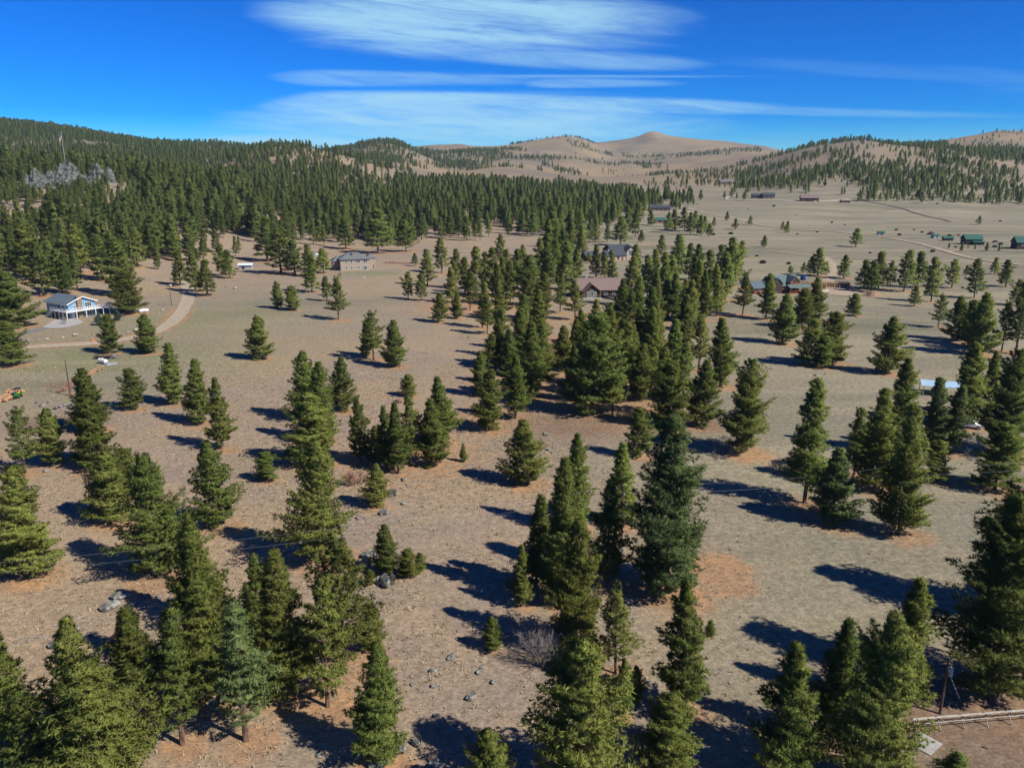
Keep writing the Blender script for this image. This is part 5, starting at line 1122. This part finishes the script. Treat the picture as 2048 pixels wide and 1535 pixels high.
def tank(p, rz, ln, r, label, m_='white_paint'):
    e = empty('propane_tank', (p[0], p[1], gz(*p)), R(rz)); tag(e, label, 'tank')
    mb = MB(); mb.cyl((-ln/2, 0, r+.3), (ln/2, 0, r+.3), r, r, 14); mb.cyl((ln/2, 0, r+.3), (ln/2+r*.45, 0, r+.3), r, r*.4, 14); mb.cyl((-ln/2, 0, r+.3), (-ln/2-r*.45, 0, r+.3), r, r*.4, 14); t_ = mb.build('body', M[m_], e)
    mb = MB(); mb.cyl((0, 0, 2*r+.25), (0, 0, 2*r+.5), .2, .18, 8); mb.build('valve_cap', M[m_], t_)
    for s in (-.3, .3): mb = MB(); mb.box(ln*s-.08, ln*s+.08, -r*.7, r*.7, -.1, .42); mb.build('leg', M[m_], e)
tank(PROPANE, 35, 3.2, .6, 'white propane tank on orange dirt beside a full pine'); tank(TANK, -30, 3.0, .62, 'cream propane tank lying at the end of the firewood row', 'white_paint')
mb = MB(); mb.box(-1.6, 1.6, -1, 1, 0, .2); mb.box(-1.2, -.2, -.7, .5, .2, .45); tag(mb.build('sheet_stack', M['shed_grey'], None, loc=(TARP[0], TARP[1], gz(*TARP)), rot=(0, 0, .8)), 'stack of pale grey sheets beside the cream tank', 'sheet stack')
mb = MB(); mb.cyl((0, 0, 0), (0, 0, 2.6), 1.4, 1.4, 16); mb.cyl((0, 0, 2.6), (0, 0, 2.9), 1.4, .4, 16); tag(mb.build('water_tank', M['blue_tarp'], None, loc=(TANKB[0], TANKB[1], gz(*TANKB))), 'deep blue water tank between the log house and framed walls', 'tank')
mb = MB(); mb.cyl((0, 0, 0), (0, 0, .9), .16, .1, 6); mb.cyl((0, 0, .9), (0, 0, 1.0), .2, .2, 6); tag(mb.build('white_marker', M['white_paint'], None, loc=(SIGN[0], SIGN[1], gz(*SIGN))), 'small white post on the lawn below the tan house', 'post')
mb = MB(); mb.cyl((0, 0, 0), (0, 0, .08), .45, .45, 8); mb.cyl((0, 0, .08), (0, 0, 1.2), .3, .08, 10); tag(mb.build('traffic_cone', M['orange_paint'], None, loc=(CONE[0], CONE[1], gz(*CONE)+.1)), 'orange cone at the edge of the gravel driveway', 'cone')
# ------------------------------------------------------------------ vehicles
def wheel(par, x, y, r, w_, rim):
    mb = MB(); mb.cyl((x, y-w_/2, r), (x, y+w_/2, r), r, r, 14); t_ = mb.build('wheel', M['rubber'], par)
    mb = MB(); mb.cyl((x, y-w_/2-.02, r), (x, y+w_/2+.02, r), r*.55, r*.55, 12); mb.build('rim', M[rim], t_)
def tractor():
    e = empty('utility_tractor', (TRACTOR[0], TRACTOR[1], gz(*TRACTOR)), R(-70)); tag(e, 'green and yellow compact tractor by the heap of orange poles', 'tractor')
    mb = MB(); mb.prism([(.3, .55), (.3, 1.25), (1.6, 1.1), (1.75, .9), (1.75, .55)], -.42, .42); h_ = mb.build('hood', M['tractor_green'], e)
    mb = MB(); mb.box(1.75, 1.8, -.3, .3, .65, .95); mb.build('grille', M['black_paint'], h_)
    mb = MB(); mb.box(-1.3, .3, -.5, .5, .5, .85); mb.build('chassis', M['tractor_green'], e)
    mb = MB(); mb.box(-.9, -.35, -.3, .3, .9, 1.05); mb.box(-1.0, -.85, -.3, .3, 1.05, 1.6); mb.build('seat', M['yellow_paint'], e)
    for y in (-.5, .5): mb = MB(); mb.bar((-1.0, y, .8), (-1.0, y, 2.2), .07); mb.build('roll_bar', M['black_paint'], e)
    mb = MB(); mb.box(-1.5, .3, -.75, .75, 2.2, 2.28); mb.build('canopy', M['black_paint'], e)
    for y in (-.72, .72): mb = MB(); mb.prism([(-1.35, 1.0), (-1.2, 1.25), (-.6, 1.3), (-.3, 1.0)], y-.16, y+.16); mb.build('fender', M['tractor_green'], e)
    for x, y, r in ((-.85, -.75, .58), (-.85, .75, .58), (1.2, -.6, .36), (1.2, .6, .36)): wheel(e, x, y, r, .3, 'yellow_paint')
tractor()
def trailer():
    e = empty('utility_trailer', (TRAILER[0], TRAILER[1], gz(*TRAILER)), R(-4)); tag(e, 'black flatbed utility trailer parked under the driveway pine', 'trailer')
    mb = MB(); mb.box(-2.4, 2.4, -1, 1, .55, .7); mb.build('bed', M['dark_wood'], e)
    mb = MB()
    for (a, b) in (((-2.4, -1), (2.4, -1)), ((2.4, -1), (2.4, 1)), ((2.4, 1), (-2.4, 1)), ((-2.4, 1), (-2.4, -1))):
        mb.bar((*a, 1.15), (*b, 1.15), .07); mb.bar((*a, .7), (*a, 1.18), .07)
    mb.build('side_rail', M['black_paint'], e)
    mb = MB(); mb.bar((2.4, -.8, .55), (3.8, 0, .5), .09); mb.bar((2.4, .8, .55), (3.8, 0, .5), .09); mb.build('tongue', M['black_paint'], e)
    for x in (-.45, .45):
        for y in (-1.12, 1.12): wheel(e, x, y, .36, .22, 'white_paint')
trailer()
def pickup(p, rz, m_, label, name='pickup_truck'):
    e = empty(name, (p[0], p[1], gz(*p)), R(rz)); tag(e, label, 'pickup')
    mb = MB(); mb.prism([(-2.7, .5), (-2.7, 1.15), (-.3, 1.15), (-.3, 1.1), (1.2, 1.1), (2.6, 1.0), (2.75, .8), (2.75, .5)], -.95, .95); mb.build('body', M[m_], e)
    mb = MB(); mb.prism([(-.5, 1.12), (-.35, 1.8), (.75, 1.8), (1.35, 1.12)], -.85, .85); cb = mb.build('cab', M[m_], e)
    for y in (-.87, .87): mb = MB(); mb.prism([(-.3, 1.2), (-.22, 1.7), (.68, 1.7), (1.1, 1.2)], y-.02, y+.02); mb.build('side_window', M['glass'], cb)
    mb = MB(); mb.box(-2.55, -.6, -.75, .75, 1.155, 1.2); mb.build('truck_bed', M['black_paint'], e)
    for x in (-1.7, 1.75):
        for y in (-.9, .9): wheel(e, x, y, .4, .26, 'galv')
pickup(TRUCK, 30, 'black_paint', 'dark pickup parked beside the green barn'); pickup(RVW, 5, 'white_paint', 'white pickup beside the brown barn on the far field'); pickup(WHITE, -25, 'white_paint', 'white pickup half hidden among the dark pines by the carport'); pickup((REDC[0], REDC[1]), 10, 'red_paint', 'red pickup in the shade of the pines below the forest')
mb = MB(); mb.prism([(-2.2, 0), (0, 2.6), (2.2, 0)], -2.5, 2.5); tag(mb.build('white_tent', M['white_paint'], None, loc=(WHITET[0], WHITET[1], gz(*WHITET)), rot=(0, 0, .5)), 'white tent peak behind the pines beside the tan house', 'tent')
# ------------------------------------------------------------------ leafless shrubs
def bare_shrub(p, h, wd, seed, m_, label, n=34, name='leafless_shrub'):
    rs = random.Random(seed); mb = MB()
    def grow(a, d, l_, r, lv):
        b = a+d*l_; mb.cyl(a, b, r, r*.7, 3)
        if lv == 0: return
        for _ in range(3 if lv > 1 else 4): grow(a.lerp(b, rs.uniform(.45, 1)), (d+Vector((rs.gauss(0, .5), rs.gauss(0, .5), rs.gauss(.15, .3)))).normalized(), l_*rs.uniform(.5, .8), r*.62, lv-1)
    for k in range(n):
        a = rs.uniform(0, 6.28); q = rs.random()**.5; st_ = Vector((math.cos(a)*wd*.22*q, math.sin(a)*wd*.22*q, -.1)); grow(st_, Vector((math.cos(a)*q*wd/h*.6, math.sin(a)*q*wd/h*.6, 1)).normalized(), h*.42, .045, 3)
    e = empty(name, (p[0], p[1], gz(*p))); tag(e, label, 'shrub'); o = mb.build('branches', M[m_], e)
bare_shrub(BARE2, 5.0, 6.0, 1, 'dead_twig', 'big grey leafless bush at the foot of the close pines', 40)
bare_shrub(BARE1, 3.2, 4.0, 2, 'russet_twig', 'russet leafless shrub beneath the pines on the meadow', 30)
bare_shrub(BARE3, 3.2, 4.5, 3, 'dead_twig', 'grey leafless brush beside the tall pine on the grey field', 26)
bare_shrub(BARE4, 3.4, 2.6, 4, 'dead_twig', 'thin leafless sapling beside the concrete parking pad', 10)
bare_shrub((BARE2[0]+1.5, BARE2[1]-12), 2.2, 4.0, 5, 'dead_twig', 'low grey brush under the close pines below the leafless bush', 20)
bare_shrub((-28, 78.), 2.6, 4.5, 6, 'dead_twig', 'dead grey undergrowth beneath the foreground pines', 26)
# ------------------------------------------------------------------ dry grass clumps in the near meadow
def grass():
    rs = np.random.RandomState(3); n = 52000
    y = 58+rs.rand(n)**.75*170; t_ = rs.uniform(-.80, .80, n); x = t_*(y+25)
    k = (fbm(x/9, y/9, 3) > -.06) & ~((x > 38) & (y < 78)) & (rs.rand(n) > np.clip((x-8)/30, 0, .96)); x, y = x[k], y[k]; n = len(x); z = ground(x, y)
    B = 4; a = rs.uniform(0, 6.28, (n, B)); h = rs.uniform(.16, .42, (n, 1))*rs.uniform(.7, 1.1, (n, B)); ln = rs.uniform(.1, .32, (n, B)); w_ = .085
    bx = x[:, None]+rs.normal(0, .07, (n, B)); by = y[:, None]+rs.normal(0, .07, (n, B)); zz = np.repeat(z[:, None]-.03, B, 1)
    ca, sa = np.cos(a), np.sin(a)
    V = np.stack([np.stack([bx-sa*w_, by+ca*w_, zz], -1), np.stack([bx+sa*w_, by-ca*w_, zz], -1), np.stack([bx+ca*ln, by+sa*ln, zz+h], -1)], 2).reshape(-1, 3)
    me = np_mesh('dry_grass', V, np.arange(len(V)).reshape(-1, 3)); at = me.attributes.new('tuft', 'FLOAT', 'FACE'); at.data.foreach_set('value', np.repeat(rs.rand(n), B).astype(np.float32))
    m_ = bpy.data.materials.new('straw'); m_.use_nodes = True; t2 = m_.node_tree; b2 = t2.nodes['Principled BSDF']; b2.inputs['Roughness'].default_value = 1; b2.inputs['Specular IOR Level'].default_value = .05
    at_ = nd(t2, 'ShaderNodeAttribute', attribute_name='tuft'); t2.links.new(mixc(t2, at_.outputs['Fac'], (.25, .195, .135), (.41, .33, .215)), b2.inputs['Base Color'])
    tag(obj('dry_grass', me, m_), 'clumps of dry straw grass over the near meadow', 'grass', kind='stuff')
grass()

# ------------------------------------------------------------------ low dark bushes dotted over the far field
def bush_mesh(seed):
    rs = np.random.RandomState(seed); n = 130; c_ = unit(rs.normal(0, 1, (n, 3)))*rs.uniform(.3, 1, (n, 1))*np.array([1.2, 1.2, .8])+np.array([0, 0, .6])
    c_[:, 2] = np.maximum(c_[:, 2], .05); B = 6; v = unit(rs.normal(0, 1, (n, B, 3))+np.array([0, 0, .5])); p = unit(np.cross(v, rs.normal(0, 1, (n, B, 3))))
    V = np.stack([c_[:, None]+p*.14, c_[:, None]-p*.14, c_[:, None]+v*.42], 2).reshape(-1, 3); me = np_mesh('bush', V, np.arange(len(V)).reshape(-1, 3)); me.materials.append(M['bush']); return me
M['bush'] = mat('bush', (.085, .085, .055), .95, .3, 2)
BU = [bush_mesh(1), bush_mesh(2)]; rb = random.Random(8); k = 0
while k < 34:
    y = rb.uniform(480, 1080); x = y*rb.uniform(.20, .62)
    if min(float(seg_dist(np.array([x]), np.array([y]), pl)[0]) for pl in (ROAD_MAIN, ROAD_EAST, ROAD_LOOP, TRACK_FAR)) < 7: continue
    o = obj('field_bush', BU[k % 2], None, None, (x, y, gz(x, y)), (0, 0, rb.uniform(0, 6))); q = rb.uniform(.7, 1.8); o.scale = (q, q, q*.8)
    tag(o, 'low dark bush dotted on the open grey-green field', 'bush', 'low bushes on the far field'); k += 1
# ------------------------------------------------------------------ thin air between here and the ridges
mb = MB(); mb.box(-9600, 9600, -200, 9300, -30, 330); hz = mb.build('haze', None, None)
hm = bpy.data.materials.new('haze'); hm.use_nodes = True; ht = hm.node_tree; ht.nodes.clear()
pv = nd(ht, 'ShaderNodeVolumePrincipled', inp={'Color': (.55, .80, 1.0, 1), 'Density': .000038, 'Anisotropy': .0}); ho = nd(ht, 'ShaderNodeOutputMaterial'); ht.links.new(pv.outputs[0], ho.inputs['Volume'])
hz.data.materials.clear(); hz.data.materials.append(hm); tag(hz, 'thin blue haze over the valley', kind='stuff')
